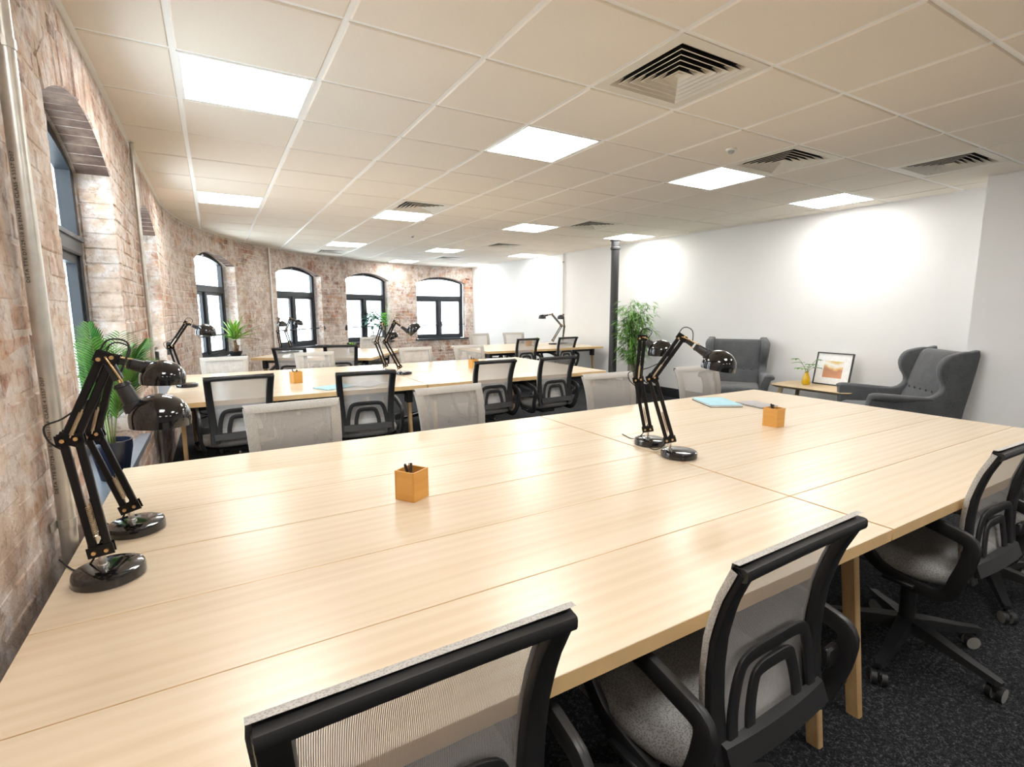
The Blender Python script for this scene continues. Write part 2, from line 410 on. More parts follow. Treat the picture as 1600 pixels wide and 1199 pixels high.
# brick wall core with arched openings
bm = bmesh.new()
ss = set(); s = YB
while s < S_END: ss.add(round(s, 4)); s += 0.16
ss.add(round(S_END, 4))
for a, b in WIN:
    ss = {x for x in ss if not (a-0.03 < x < b+0.03)}
    for k in range(13): ss.add(round(a+(b-a)*k/12, 4))
ss = sorted(ss)
def q(*ps): bm.faces.new([bm.verts.new(p) for p in ps])
for a, b in zip(ss[:-1], ss[1:]):
    m = (a+b)/2; w = next((w for w in WIN if w[0] < m < w[1]), None)
    H = CEIL+0.185
    if w is None:
        q(P(a, 0, 0), P(b, 0, 0), P(b, 0, H), P(a, 0, H)); q(P(a, DEP, 0), P(b, DEP, 0), P(b, DEP, H), P(a, DEP, H))
    else:
        za, zb = arch(a, w), arch(b, w)
        for off in (0, DEP):
            q(P(a, off, 0), P(b, off, 0), P(b, off, SILL), P(a, off, SILL)); q(P(a, off, za), P(b, off, zb), P(b, off, H), P(a, off, H))
        q(P(a, 0, SILL), P(b, 0, SILL), P(b, DEP, SILL), P(a, DEP, SILL)); q(P(a, 0, za), P(b, 0, zb), P(b, DEP, zb), P(a, DEP, za))
    q(P(a, 0, H), P(b, 0, H), P(b, DEP, H), P(a, DEP, H))
for w in WIN:
    for a in w: q(P(a, 0, SILL), P(a, DEP, SILL), P(a, DEP, SPRING), P(a, 0, SPRING))
bmesh.ops.remove_doubles(bm, verts=bm.verts[:], dist=0.0004)
wall_left = obj('wall_left', bm, M_mortar, kind='structure')

# bricks: every brick a piece; the largest in view as single parts, the rest joined
BR = []          # (centre, list of 8 inner-to-outer corner points, tint)
rb = random.Random(5)
def brick_box(s0, s1, z0, z1, proud, d0, jl=0.0, jr=0.0):
    """front face inset for worn arrises"""
    e = 0.007
    if s0 < 2.25: proud *= 0.45
    f = [P(s0+e-jl, -proud, z0+e), P(s1-e+jr, -proud, z0+e), P(s1-e+jr, -proud, z1-e), P(s0+e-jl, -proud, z1-e)]
    g = [P(s0-jl, -proud*0.25+0.002, z0), P(s1+jr, -proud*0.25+0.002, z0), P(s1+jr, -proud*0.25+0.002, z1), P(s0-jl, -proud*0.25+0.002, z1)]
    h = [P(s0-jl, d0, z0), P(s1+jr, d0, z0), P(s1+jr, d0, z1), P(s0-jl, d0, z1)]
    j = lambda p: p+V((rb.uniform(-1, 1), rb.uniform(-1, 1), rb.uniform(-1, 1)))*0.0028
    BR.append(((f[0]+f[2])/2, [[j(p) for p in f], g, h], rb.random()))
BH, BL, MO = 0.066, 0.218, 0.010
def outer_half(w, z):
    h = (w[1]-w[0])/2; top = SPRING+RISE+0.215
    if z < SPRING-0.03: return h
    if z >= top: return -1
    return (h+0.07)*math.sqrt(max(0, 1-max(0, z-SPRING)/(top-SPRING)))
row = 0; z = 0.006
S_BEG = 0.9
while z+BH < CEIL-0.002:
    zm = z+BH/2
    segs = []; cur = S_BEG
    for w in WIN:
        if SILL-0.02 < zm:
            hw = outer_half(w, zm)
            if hw > 0:
                c = (w[0]+w[1])/2; segs.append((cur, c-hw, cur != S_BEG)); cur = c+hw
    segs.append((cur, S_END-0.01, cur != S_BEG))
    jamb_row = SILL < zm < SPRING-0.03
    for a, b, _ in segs:
        head = (row % 4 == 3)
        L = 0.105 if head else BL
        x = a
        first = True
        while x < b-0.02:
            l = L*(0.5 if first and row % 2 and not head else 1.0)*rb.uniform(0.97, 1.03)
            e = min(x+l, b)
            if b-e < 0.05: e = b
            jl = 0.004 if (jamb_row and first and a > S_BEG+0.01) else 0.0
            jr = 0.004 if (jamb_row and e == b and b < S_END-0.02) else 0.0
            d0 = 0.135 if (jl or jr) else 0.03
            brick_box(x, e-(MO if not jr and e < b else 0.0), z, z+BH, rb.uniform(0.0005, 0.006), d0, jl, jr)
            x = e+ (MO if e == b else 0); first = False
    z += BH+MO; row += 1
# arch voussoirs, one upright ring over each opening
for w in WIN:
    c = (w[0]+w[1])/2; h = (w[1]-w[0])/2; n = int((2*h+0.12)/0.078)
    for k in range(n):
        u0 = -1+2*k/n; u1 = -1+2*(k+1)/n-0.009
        ring = []
        pr = rb.uniform(0.001, 0.008)
        def pt(u, t, off):
            zi = SPRING+RISE*(1-u*u); zo = min(CEIL-0.006, SPRING+0.04+(RISE+0.175)*(1-u*u*0.86))
            return P(c+u*(h+0.05*t), off, zi-0.003+(zo-zi)*t)
        e0, e1 = u0+0.012, u1-0.012
        f = [pt(e0, 0.03, -pr), pt(e1, 0.03, -pr), pt(e1, 0.97, -pr), pt(e0, 0.97, -pr)]
        g = [pt(u0, 0, 0), pt(u1, 0, 0), pt(u1, 1, 0), pt(u0, 1, 0)]
        hh = [pt(u0, 0, 0.135), pt(u1, 0, 0.135), pt(u1, 1, 0.135), pt(u0, 1, 0.135)]
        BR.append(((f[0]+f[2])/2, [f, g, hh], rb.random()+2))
def brick_into(bm, rings, tint, lay, org=V((0, 0, 0))):
    R = [[bm.verts.new(p-org) for p in r] for r in rings]
    fs = [bm.faces.new(R[0])]
    for a, b in zip(R[:-1], R[1:]):
        for i in range(4):
            fs.append(bm.faces.new((a[i], b[i], b[(i+1) % 4], a[(i+1) % 4])))
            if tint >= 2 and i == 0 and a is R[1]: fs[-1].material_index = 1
    for f in fs:
        f[lay] = tint % 1.0
def score(bk):
    c, rings, t = bk
    qs = [proj(p) for p in rings[0]]
    if any(x is None for x in qs): return 0
    if not all(-30 < x[0] < 1630 and -30 < x[1] < 1230 for x in qs): return 0
    if c.z < 0.66 and c.y < 2.6: return 0
    ar = 0
    for i in range(4):
        a, b = qs[i], qs[(i+1) % 4]; ar += a[0]*b[1]-b[0]*a[1]
    return abs(ar)/2
BR.sort(key=score, reverse=True)
for c, rings, t in BR[:298]:
    bm = bmesh.new(); lay = bm.faces.layers.float.new('tint'); brick_into(bm, rings, t, lay, c)
    obj('brick', bm, M_brick, wall_left, c).data.materials.append(M_soffit)
bm = bmesh.new(); lay = bm.faces.layers.float.new('tint')
for c, rings, t in BR[298:]: brick_into(bm, rings, t, lay)
obj('brick_courses', bm, M_brick, wall_left, kind='stuff').data.materials.append(M_soffit)

# white walls
def wallbox(name, a, b, th, m=M_white, z1=CEIL+0.185):
    a, b = V((*a, 0)), V((*b, 0)); d = (b-a).normalized(); n = V((d.y, -d.x, 0))*th
    bm = bmesh.new()
    lo = [a, b, b+n, a+n]
    A = [bm.verts.new(p) for p in lo]; B = [bm.verts.new(p+V((0, 0, z1))) for p in lo]
    bm.faces.new(A[::-1]); bm.faces.new(B)
    for i in range(4): bm.faces.new((A[i], A[(i+1) % 4], B[(i+1) % 4], B[i]))
    return obj(name, bm, m, kind='structure')
wallbox('wall_right', (WX1-0.012, WY1+0.4), (WX0+0.002, RETY-0.15), -0.2)
wallbox('wall_return', (RETX, RETY), (RETX, YB), -0.45)
wallbox('wall_back', (WX0, YB), (-0.9, YB), -0.2)
# skirtings
bm = bmesh.new()
sweep(bm, [(WWX(RETY+0.01)-0.009, RETY+0.01, 0.07), (WWX(WY1-0.05)-0.009, WY1-0.05, 0.07)], rrect(0.018, 0.14, 0.004), up=V((0, 0, 1)))
obj('baseboard_right', bm, M_skirt, kind='structure')
bm = bmesh.new(); box(bm, (RETX-0.009, (RETY+YB)/2, 0.07), (0.018, RETY-YB, 0.14))
obj('baseboard_return', bm, M_skirt, kind='structure')

# ceiling: grid of 600 mm tiles, light panels and air vents in the grid
def U(i): return 0.6*(i-0.1206)
def Vv(j): return 0.6*(j+4.6335)
LIGHTS = [(0, 0), (3, 0), (6, 0), (9, 0), (0, 5), (3, 5), (6, 5), (9, 5), (3, 10), (6, 10), (9, 10), (6, 14), (9, 14), (0, -5), (3, -5), (6, -5), (0, -10), (3, -10), (6, -10)]
VENTS = [(3, -2), (6, -1), (8, -2), (3, 4), (7, 4), (7, 8), (3, 12), (7, 12)]
bm = bmesh.new()
pl = [P(YB-0.2, 0.3, CEIL+0.02)]+[P(CY+i*(S_END-CY)/24, 0.3, CEIL+0.02) for i in range(25)]+[V((WX1+0.15, WY1+0.3, CEIL+0.02)), V((WX0+0.15, YB-0.2, CEIL+0.02))]
lo = [bm.verts.new(p+V((0, 0, 0.16))) for p in pl]; hi = [bm.verts.new(p+V((0, 0, 0.24))) for p in pl]
bm.faces.new(lo); bm.faces.new(hi)
for i in range(len(lo)): bm.faces.new((lo[i], lo[(i+1) % len(lo)], hi[(i+1) % len(lo)], hi[i]))
ceiling = obj('ceiling', bm, M_duct, kind='structure')
TB = 0.012
def clip(poly, n, d):
    out = []
    for i in range(len(poly)):
        a, b = poly[i], poly[(i+1) % len(poly)]
        da, db = a.dot(n)-d, b.dot(n)-d
        if da >= 0: out.append(a)
        if (da >= 0) != (db >= 0): out.append(a+(b-a)*(da/(da-db)))
    return out
def room_clip(poly):
    c = sum(poly, V((0, 0)))/len(poly)
    poly = clip(poly, V((1, 0)), -0.415)
    d = c-V((CX, CY))
    if d.y > 0 and poly:
        for da in (-0.055, 0, 0.055):
            a = math.atan2(d.y, -d.x)+da
            nn = V((math.cos(a), -math.sin(a)))
            if poly: poly = clip(poly, nn, nn.dot(V((CX, CY)))-(RR-0.004))
    wn = V((WY1-WY0, -(WX1-WX0))).normalized(); wn = -wn
    if poly: poly = clip(poly, wn, wn.dot(V((WX0-0.004, WY0))))
    if c.y < RETY and poly: poly = clip(poly, V((-1, 0)), -(RETX-0.004)) if c.x > RETX-0.7 else poly
    if poly: poly = clip(poly, V((0, 1)), YB+0.004)
    return poly
full = None
def tile_bm(poly, o):
    bm = bmesh.new()
    e = 0.006
    c = sum(poly, V((0, 0)))/len(poly)
    ins = [p+(c-p).normalized()*e*1.4 for p in poly]
    fn = lambda pp, z: [bm.verts.new(V((p.x-o[0], p.y-o[1], z))) for p in pp]
    a, b, t = fn(ins, -0.004), fn(poly, 0.0), fn(poly, 0.012)
    n = len(poly)
    bm.faces.new(a[::-1]); bm.faces.new(t)
    for u, v in ((a, b), (b, t)):
        for i in range(n): bm.faces.new((u[i], u[(i+1) % n], v[(i+1) % n], v[i]))
    return bm
for i in range(-1, 11):
    for j in range(-16, 17):
        if (i, j) in LIGHTS or (i, j) in VENTS: continue
        x0, x1, y0, y1 = U(i)+TB, U(i+1)-TB, Vv(j)+TB, Vv(j+1)-TB
        sq = [V((x0, y0)), V((x1, y0)), V((x1, y1)), V((x0, y1))]
        po = room_clip(sq)
        if len(po) < 3: continue
        ar = abs(sum(po[k].x*po[(k+1) % len(po)].y-po[(k+1) % len(po)].x*po[k].y for k in range(len(po))))/2
        if ar < 0.004: continue
        cc = ((x0+x1)/2, (y0+y1)/2)
        if ar > 0.98*(x1-x0)*(y1-y0):
            if full is None:
                o = obj('ceiling_tile', tile_bm(sq, cc), M_tile, ceiling, (*cc, CEIL)); full = o
            else:
                o = full.copy(); COL.objects.link(o); o.location = (*cc, CEIL)
        else:
            obj('ceiling_tile', tile_bm(po, cc), M_tile, ceiling, (*cc, CEIL))
bm = bmesh.new()
def bar(a, b):
    """grid bar clipped to the room"""
    a, b = V(a), V(b); n = 60; run = None
    def inside(p):
        if p.x < -0.41 or p.y < YB or p.x > WWX(p.y)-0.01: return False
        if p.y < RETY and p.x > RETX-0.01: return False
        return p.y < CY or (p-V((CX, CY))).length < RR-0.01
    st = None; last = None
    for k in range(n*8+1):
        p = a.lerp(b, k/(n*8))
        if inside(p):
            if st is None: st = p
            last = p
        if (not inside(p) or k == n*8) and st is not None:
            if (last-st).length > 0.05:
                d = (last-st); mid = (st+last)/2
                sx = TB*2 if abs(d.x) < 1e-6 else abs(d.x); sy = TB*2 if abs(d.y) < 1e-6 else abs(d.y)
                box(bm, (mid.x, mid.y, CEIL+0.005+(0.0015 if abs(d.x) > 1e-6 else 0)), (sx, sy, 0.008))
            st = None
for i in range(0, 11): bar((U(i), YB), (U(i), 12.3))
for j in range(-16, 17): bar((-0.45, Vv(j)), (6.3, Vv(j)))
obj('ceiling_grid', bm, M_tbar, ceiling, label='white ceiling grid bars')
bm = bmesh.new()
path = [P(YB, -0.012, CEIL-0.002)]+[P(CY+i*(S_END-CY)/40, -0.012, CEIL-0.002) for i in range(41)]
sweep(bm, path, [(-0.012, -0.004), (0.012, -0.004), (0.012, 0.004), (-0.012, 0.004)], up=V((0, 0, 1)))
obj('trim_1', bm, M_tbar, kind='structure')
bm = bmesh.new()
sweep(bm, [(WWX(RETY)-0.012, RETY, CEIL-0.002), (WX1-0.012, WY1-0.03, CEIL-0.002)], [(-0.012, -0.004), (0.012, -0.004), (0.012, 0.004), (-0.012, 0.004)], up=V((0, 0, 1)))
obj('trim_2', bm, M_tbar, kind='structure')

COLN = {0: 'over the brick wall side', 3: 'second from the brick wall', 6: 'third from the brick wall', 9: 'beside the white wall'}
ROWN = {0: 'in the nearest visible row', 5: 'in the second visible row', 10: 'in the third visible row', 14: 'in the farthest row', -5: 'above the camera, outside the frame', -10: 'behind the camera, outside the frame'}
lt = None
for (i, j) in LIGHTS:
    c = (U(i)+0.3, Vv(j)+0.3, CEIL)
    t = thing('ceiling_light', 'glowing square ceiling panel %s, %s' % (ROWN[j], COLN[i]), 'ceiling light', c, 0, 'square light panels in the tiled ceiling')
    if lt is None:
        bm = bmesh.new(); box(bm, (0, 0, 0.004), (0.548, 0.548, 0.008)); d = obj('diffuser', bm, M_panel, t)
        bm = bmesh.new()
        for sx, sy, w, h in ((0, 1, 0.576, 0.014), (0, -1, 0.576, 0.014), (1, 0, 0.014, 0.548), (-1, 0, 0.014, 0.548)):
            box(bm, (sx*0.281, sy*0.281, 0.003), (w, h, 0.012))
        f = obj('frame', bm, M_tbar, t); lt = (d, f)
    else:
        for o in lt:
            c2 = o.copy(); COL.objects.link(c2); c2.parent = t
VN = {(3, -2): 'large square air vent nearest the camera, with black slots', (6, -1): 'square air vent just right of a ceiling sensor', (8, -2): 'square air vent nearest the right edge, by the white return wall',
      (3, 4): 'square air vent in front of the middle panel of the second row', (7, 4): 'square air vent near the white wall, above the black column',
      (7, 8): 'small far air vent right of centre above the far desks', (3, 12): 'far air vent close to the curved brick wall', (7, 12): 'farthest air vent near the room corner'}
vt = None
for (i, j) in VENTS:
    c = (U(i)+0.3, Vv(j)+0.3, CEIL)
    t = thing('air_vent', VN[(i, j)], 'vent', c, 0, 'four-way air vents in the ceiling')
    if vt is None:
        parts = []
        bm = bmesh.new()
        for sx, sy, w, h in ((0, 1, 0.576, 0.05), (0, -1, 0.576, 0.05), (1, 0, 0.05, 0.476), (-1, 0, 0.05, 0.476)):
            box(bm, (sx*0.263, sy*0.263, 0.004), (w, h, 0.012))
        parts.append(obj('frame', bm, M_vent, t))
        bm = bmesh.new(); box(bm, (0, 0, 0.100), (0.50, 0.50, 0.01)); parts.append(obj('duct', bm, M_duct, t))
        for k in range(6):
            ro = 0.238-k*0.037
            bm = bmesh.new()
            # slanted louvre ring flaring outwards to the room
            lo_, hi_ = ro, ro-0.030
            def sqr(r, z): return [V((r, r, z)), V((-r, r, z)), V((-r, -r, z)), V((r, -r, z))]
            R = [sqr(lo_, -0.002), sqr(lo_-0.005, -0.003), sqr(hi_-0.005, 0.034), sqr(hi_, 0.035)]
            R = [[bm.verts.new(p) for p in r] for r in R]
            for a, b in ((0, 1), (1, 2), (2, 3), (3, 0)):
                for n in range(4):
                    f_ = bm.faces.new((R[a][n], R[a][(n+1) % 4], R[b][(n+1) % 4], R[b][n]))
                    if a >= 2: f_.material_index = 1
            lv = obj('louvre', bm, M_vent, t); lv.data.materials.append(M_duct); parts.append(lv)
        bm = bmesh.new(); box(bm, (0, 0, 0.008), (0.034, 0.034, 0.006)); parts.append(obj('centre_plate', bm, M_vent, t))
        vt = parts
    else:
        for o in vt:
            c2 = o.copy(); COL.objects.link(c2); c2.parent = t
def sensor(i, j, label, name='ceiling_sensor'):
    t = thing(name, label, 'sensor', (0.6*(i-0.1206), 0.6*(j+4.6335), CEIL-0.003))
    bm = bmesh.new(); lathe(bm, [(0.036, 0), (0.038, -0.004), (0.034, -0.010), (0.024, -0.014)], 20); obj('base', bm, M_white_pipe, t, smooth=True, sharp=0.6)
    bm = bmesh.new(); lathe(bm, [(0.022, -0.012), (0.020, -0.024), (0.012, -0.030), (0.003, -0.032)], 16); obj('lens', bm, M_grey_card, t, smooth=True)
sensor(5.48, -0.52, 'small white ceiling sensor beside the second air vent')
sensor(4.54, 7.9, 'small dark-capped ceiling sensor far away near the middle of the ceiling')
sensor(3.95, 5.5, 'tiny white ceiling dot sensor beside the second-row light panel')

# ------------------------------------------------------------------ windows
def outline(hw, z0, zs, rise, n=14):
    pts = [(-hw, z0), (hw, z0)]
    for k in range(n+1):
        u = 1-2*k/n; pts.append((hw*u, zs+rise*(1-u*u)))
    return pts
def ring_prism(bm, a, b, y0, y1):
    n = len(a); R = [[bm.verts.new(V((u, y, v))) for u, v in pp] for pp, y in ((a, y0), (b, y0), (b, y1), (a, y1))]
    for r0, r1 in ((0, 1), (1, 2), (2, 3), (3, 0)):
        for i in range(n): bm.faces.new((R[r0][i], R[r0][(i+1) % n], R[r1][(i+1) % n], R[r1][i]))
def flat_poly(bm, pts, y0, y1):
    prism(bm, pts, y0, y1, lambda u, v, d: V((u, d, v)))
for k, w in enumerate(WIN):
    c = (w[0]+w[1])/2; hw = (w[1]-w[0])/2
    t = struct_empty('window_%d' % (k+1), P(c, 0.15, 0)); tx, ou = TAN(c), OUT(c)
    t.rotation_euler = (0, 0, math.atan2(tx.y, tx.x)); sgn = 1
    # local x along the wall, local +y outwards (tangent x out must agree)
    yv = V((-math.sin(t.rotation_euler.z), math.cos(t.rotation_euler.z), 0))
    sgn = 1 if yv.dot(ou) > 0 else -1
    Y = lambda y: y*sgn
    hw2 = hw+0.004
    f = 0.065
    tr0, tr1 = 1.625, 1.725
    bm = bmesh.new(); ring_prism(bm, outline(hw2, SILL+0.03, SPRING, RISE), outline(hw2-f, SILL+0.03+f, SPRING, RISE-0.06), Y(0), Y(0.060)); obj('frame', bm, M_frame, t)
    bm = bmesh.new(); box(bm, (0, Y(0.022), (tr0+tr1)/2), (2*(hw2-f)+0.01, 0.074, tr1-tr0), bev=0.008); box(bm, (0, Y(-0.016), tr1-0.022), (2*(hw2-f), 0.02, 0.02)); obj('transom', bm, M_frame, t)
    bm = bmesh.new(); box(bm, (0, Y(0.022), (tr0+SILL+0.03+f)/2), (0.075, 0.075, tr0-SILL-0.03-f+0.01), bev=0.008); obj('mullion', bm, M_frame, t)
    for sx in (-1, 1):
        x0, x1 = sorted((sx*0.036, sx*(hw2-f+0.002))); z0, z1 = SILL+0.03+f-0.002, tr0+0.002
        e = 0.042
        bm = bmesh.new()
        A = [(x0, z0), (x1, z0), (x1, z1), (x0, z1)]; B = [(x0+e, z0+e), (x1-e, z0+e), (x1-e, z1-e), (x0+e, z1-e)]
        ring_prism(bm, A, B, Y(0.010), Y(0.052)); sash = obj('sash', bm, M_frame, t)
        bm = bmesh.new(); flat_poly(bm, B, Y(0.046), Y(0.050)); obj('pane', bm, M_glass, sash)
        if sx == 1:
            bm = bmesh.new(); hx = x0+0.02 if k > 0 else x0+0.02
            box(bm, (hx, Y(-0.004), 1.05), (0.024, 0.03, 0.06), bev=0.004)
            sweep(bm, smooth_pts([(hx, Y(-0.02), 1.06), (hx, Y(-0.05), 1.05), (hx, Y(-0.055), 1.00), (hx, Y(-0.05), 0.94)], 3), rrect(0.014, 0.012, 0.003)); obj('window_handle', bm, M_dark_metal, sash)
    bm = bmesh.new(); o = outline(hw2-f+0.001, tr1-0.001, SPRING, RISE-0.06); flat_poly(bm, o, Y(0.046), Y(0.050)); obj('pane', bm, M_glass, t)
    # round catch at the crown of the fanlight
    bm = bmesh.new(); tube(bm, [V((0.024*math.cos(a*PI/6), Y(-0.008), SPRING+RISE-0.055+0.024*math.sin(a*PI/6))) for a in range(12)], 0.004, 6, True)
    box(bm, (0, Y(-0.004), SPRING+RISE-0.03), (0.016, 0.012, 0.03)); obj('fanlight_catch', bm, M_chrome, t, smooth=True)
    # safety bar with its wall boxes
    bm = bmesh.new(); cyl(bm, (-hw-0.02, Y(-0.07), 0.985), (hw+0.05, Y(-0.07), 1.0), 0.011, 8); obj('safety_bar', bm, M_dark_metal, t)
    for sx in (-1, 1):
        bm = bmesh.new(); box(bm, (sx*(hw+0.045), Y(-0.17), 0.99), (0.075, 0.045, 0.12), bev=0.008); obj('bar_bracket', bm, M_black_plastic, t)
    bm = bmesh.new(); pts = []
    for kk in range(9):
        s_ = w[0]-0.05+(w[1]-w[0]+0.1)*kk/8; pts.append(s_)
    for a, b in zip(pts[:-1], pts[1:]):
        va = [P(a, -0.055, SILL+0.002), P(b, -0.055, SILL+0.002), P(b, 0.205 if w[0] < a+0.001 and b < w[1]+0.001 else 0.0, SILL+0.002), P(a, 0.205 if w[0] < a+0.001 and b < w[1]+0.001 else 0.0, SILL+0.002)]
        lo = [bm.verts.new(p) for p in va]; hi = [bm.verts.new(p+V((0, 0, 0.032))) for p in va]
        bm.faces.new(lo[::-1]); bm.faces.new(hi)
        for i in range(4): bm.faces.new((lo[i], lo[(i+1) % 4], hi[(i+1) % 4], hi[i]))
    M = t.matrix_basis.copy()
    R = Matrix.Translation(t.location) @ RZ(t.rotation_euler.z)
    bmesh.ops.transform(bm, matrix=R.inverted(), verts=bm.verts[:])
    obj('sill_board', bm, M_sill if k < 3 else M_frame, t)

# ------------------------------------------------------------------ fixed things on walls
t = thing('support_column', 'slender black cast-iron column standing beside the tall bamboo', 'column', (5.63, 6.38, 0))
bm = bmesh.new(); lathe(bm, [(0.085, 0), (0.085, 0.03), (0.066, 0.06), (0.064, CEIL-0.16)], 24, cap1=True); obj('shaft', bm, M_black_plastic, t, smooth=True, sharp=0.6)
bm = bmesh.new(); lathe(bm, [(0.064, CEIL-0.165), (0.078, CEIL-0.15), (0.078, CEIL-0.125), (0.066, CEIL-0.11), (0.066, CEIL-0.03), (0.085, CEIL-0.02), (0.085, CEIL-0.006)], 24); obj('collar', bm, M_black_plastic, t, smooth=True, sharp=0.6)

def pipe(name, label, s, r, z0, z1, m, saddles, off=None, coup=()):
    off = r+0.014 if off is None else off
    c = P(s, -off, 0)
    t = thing(name, label, 'pipe', c)
    bm = bmesh.new(); tube(bm, [(0, 0, z0), (0, 0, (z0+z1)/2), (0, 0, z1)], r, 16); obj('tube', bm, m, t, smooth=True, sharp=0.6)
    o_ = OUT(s); tn = TAN(s)
    for z in saddles:
        bm = bmesh.new(); tube(bm, [(0, 0, z-0.011), (0, 0, z+0.011)], r*1.13, 16); a = tn*(r+0.02); box(bm, (0, 0, 0), (2*r+0.045, 0.006, 0.022), Matrix.Translation(o_*(off-0.012)+V((0, 0, z))) @ RZ(math.atan2(tn.y, tn.x)))
        obj('saddle', bm, m, t)
    for z in coup:
        bm = bmesh.new(); tube(bm, [(0, 0, z-0.03), (0, 0, z+0.03)], r*1.2, 16); obj('coupler', bm, m, t, smooth=True, sharp=0.6)
    return t
pn = pipe('conduit', 'grey conduit with black printed lettering on near brick wall beside the first window', 1.745, 0.020, 0.02, CEIL-0.01, M_galv, (0.78, 1.98), coup=())
# printed lettering reading upwards, wrapped flat on the side seen from the room
fc = bpy.data.curves.new('lettering', 'FONT'); fc.body = 'DETA TTE D7129-10 BS EN61386 CLASS 4 5557 D07'; fc.size = 0.0130; fc.space_character = 1.08; fc.extrude = 0.0001; fc.align_x = 'LEFT'; fc.resolution_u = 2
fo = bpy.data.objects.new('lettering_source', fc); COL.objects.link(fo)
dg = bpy.context.evaluated_depsgraph_get(); tm = bpy.data.meshes.new_from_object(fo.evaluated_get(dg)); bpy.data.objects.remove(fo); bpy.data.curves.remove(fc)
tm.materials.clear(); tm.materials.append(M_ink)
na = math.radians(-118)
n_ = V((math.cos(na), math.sin(na), 0))
xax = V((0, 0, 1)); yax = n_.cross(xax)
for z0 in (0.865, 1.417, 1.97):
    o = bpy.data.objects.new('printed_lettering', tm); COL.objects.link(o); o.parent = pn
    pos = n_*0.0206-yax*0.005
    o.matrix_basis = Matrix(((xax.x, yax.x, n_.x, pos.x), (xax.y, yax.y, n_.y, pos.y), (xax.z, yax.z, n_.z, z0), (0, 0, 0, 1)))
pipe('conduit', 'pale metal conduit between the first and second windows of the brick wall', 4.36, 0.013, 0.02, CEIL-0.01, M_galv, (0.9, 1.7), coup=(2.36,))
pipe('conduit', 'thin white conduit between the third and fourth windows of the brick wall', TH(39.1), 0.016, 0.02, CEIL-0.01, M_white_pipe, (1.0, 1.9))
t = thing('conduit', 'thin white conduit running down the white wall behind the far lamps', 'pipe', (WWX(8.34)-0.022, 8.34, 0))
bm = bmesh.new(); tube(bm, [(0, 0, 0.145), (0, 0, CEIL-0.01)], 0.014, 12); obj('tube', bm, M_white_pipe, t, smooth=True, sharp=0.6)
bm = bmesh.new(); tube(bm, [(0, 0, 2.28), (0, 0, 2.31)], 0.018, 12); obj('coupler', bm, M_grey_card, t, smooth=True, sharp=0.6)

# ------------------------------------------------------------------ desks
TT = 0.036
def desk(name, label, group, x0, x1, y0, y1, M=None, npan=6):
    """benches of long oak boards on splayed legs; origin at the front left corner of its footprint"""
    L, Wd = x1-x0, y1-y0
    if M is None: loc, rz = (x0, y0, 0), 0.0
    else: loc, rz = M
    t = thing(name, label, 'desk', loc, rz, group)
    g = 0.0032; ph = Wd/npan
    for k in range(npan):
        bm = bmesh.new(); a = k*ph+(g/2 if k else 0); b = (k+1)*ph-(g/2 if k < npan-1 else 0)
        box(bm, (0, 0, 0), (L-0.004, b-a, TT), bev=0.0012)
        o = obj('tabletop_board', bm, M_oak, t, (L/2, (a+b)/2, DESK-TT/2))
        o.data.materials.append(M_oak_edge)
        for p in o.data.polygons:
            if abs(p.normal.z) < 0.5: p.material_index = 1
    bm = bmesh.new()
    for y in (0.17, Wd-0.17): box(bm, (L/2, y, DESK-TT-0.025), (L-0.2, 0.03, 0.05))
    for x in (0.12, L-0.12): box(bm, (x, Wd/2, DESK-TT-0.025), (0.03, Wd-0.31, 0.05))
    obj('under_frame', bm, M_dark_metal, t)
    bm = bmesh.new(); box(bm, (L/2, Wd/2, DESK-TT-0.075), (L-0.6, 0.24, 0.012)); 
    for s in (-1, 1): box(bm, (L/2, Wd/2+s*0.12, DESK-TT-0.05), (L-0.6, 0.01, 0.06))
    obj('cable_tray', bm, M_dark_metal, t)
    for sx in (0, 1):
        for sy in (0, 1):
            xc = 0.115 if sx == 0 else L-0.115
            f = 1 if sy == 0 else -1
            yf = 0.10 if sy == 0 else Wd-0.10
            bm = bmesh.new()
            sweep(bm, [(xc, yf, 0.0), (xc, yf+f*0.07, DESK-TT-0.05)], rrect(0.028, 0.046, 0.004, 1), up=V((0, 1, 0)), scales=[0.92, 1.05])
            lg = obj('leg', bm, M_leg, t)
            bm = bmesh.new(); box(bm, (xc, yf+f*0.07, DESK-TT-0.065), (0.050, 0.085, 0.13), bev=0.004); obj('leg_bracket', bm, M_dark_metal, lg)
    return t
G_D = 'pale oak desk benches'
D1Y0, D1Y1 = 0.647, 2.49
desk('desk', 'nearest pale oak desk bench, running from the brick wall across the foreground', G_D, -0.362, 1.643, D1Y0, D1Y1)
desk('desk', 'pale oak desk bench at right foreground, holding the blue notebook', G_D, 1.647, 3.685, D1Y0, D1Y1)
D2Y0, D2Y1 = 4.09, 5.95
desk('desk', 'middle-row oak desk bench on the left, with pale blue papers on it', G_D, -0.36, 1.54, D2Y0, D2Y1)
desk('desk', 'middle-row oak desk bench on the right, ending before the black column', G_D, 1.544, 3.53, D2Y0, D2Y1)
desk('desk', 'far oak desk bench pushed against the white wall', G_D, 3.63, 5.93, 6.97, 8.45)
dLa = math.atan2(6.86-7.716, 1.776-0.379)
desk('desk', 'far-left oak desk bench set askew under the curved brick wall windows', G_D, 0, 1.66, 0, 1.8, ((0.385, 7.72, 0), dLa))

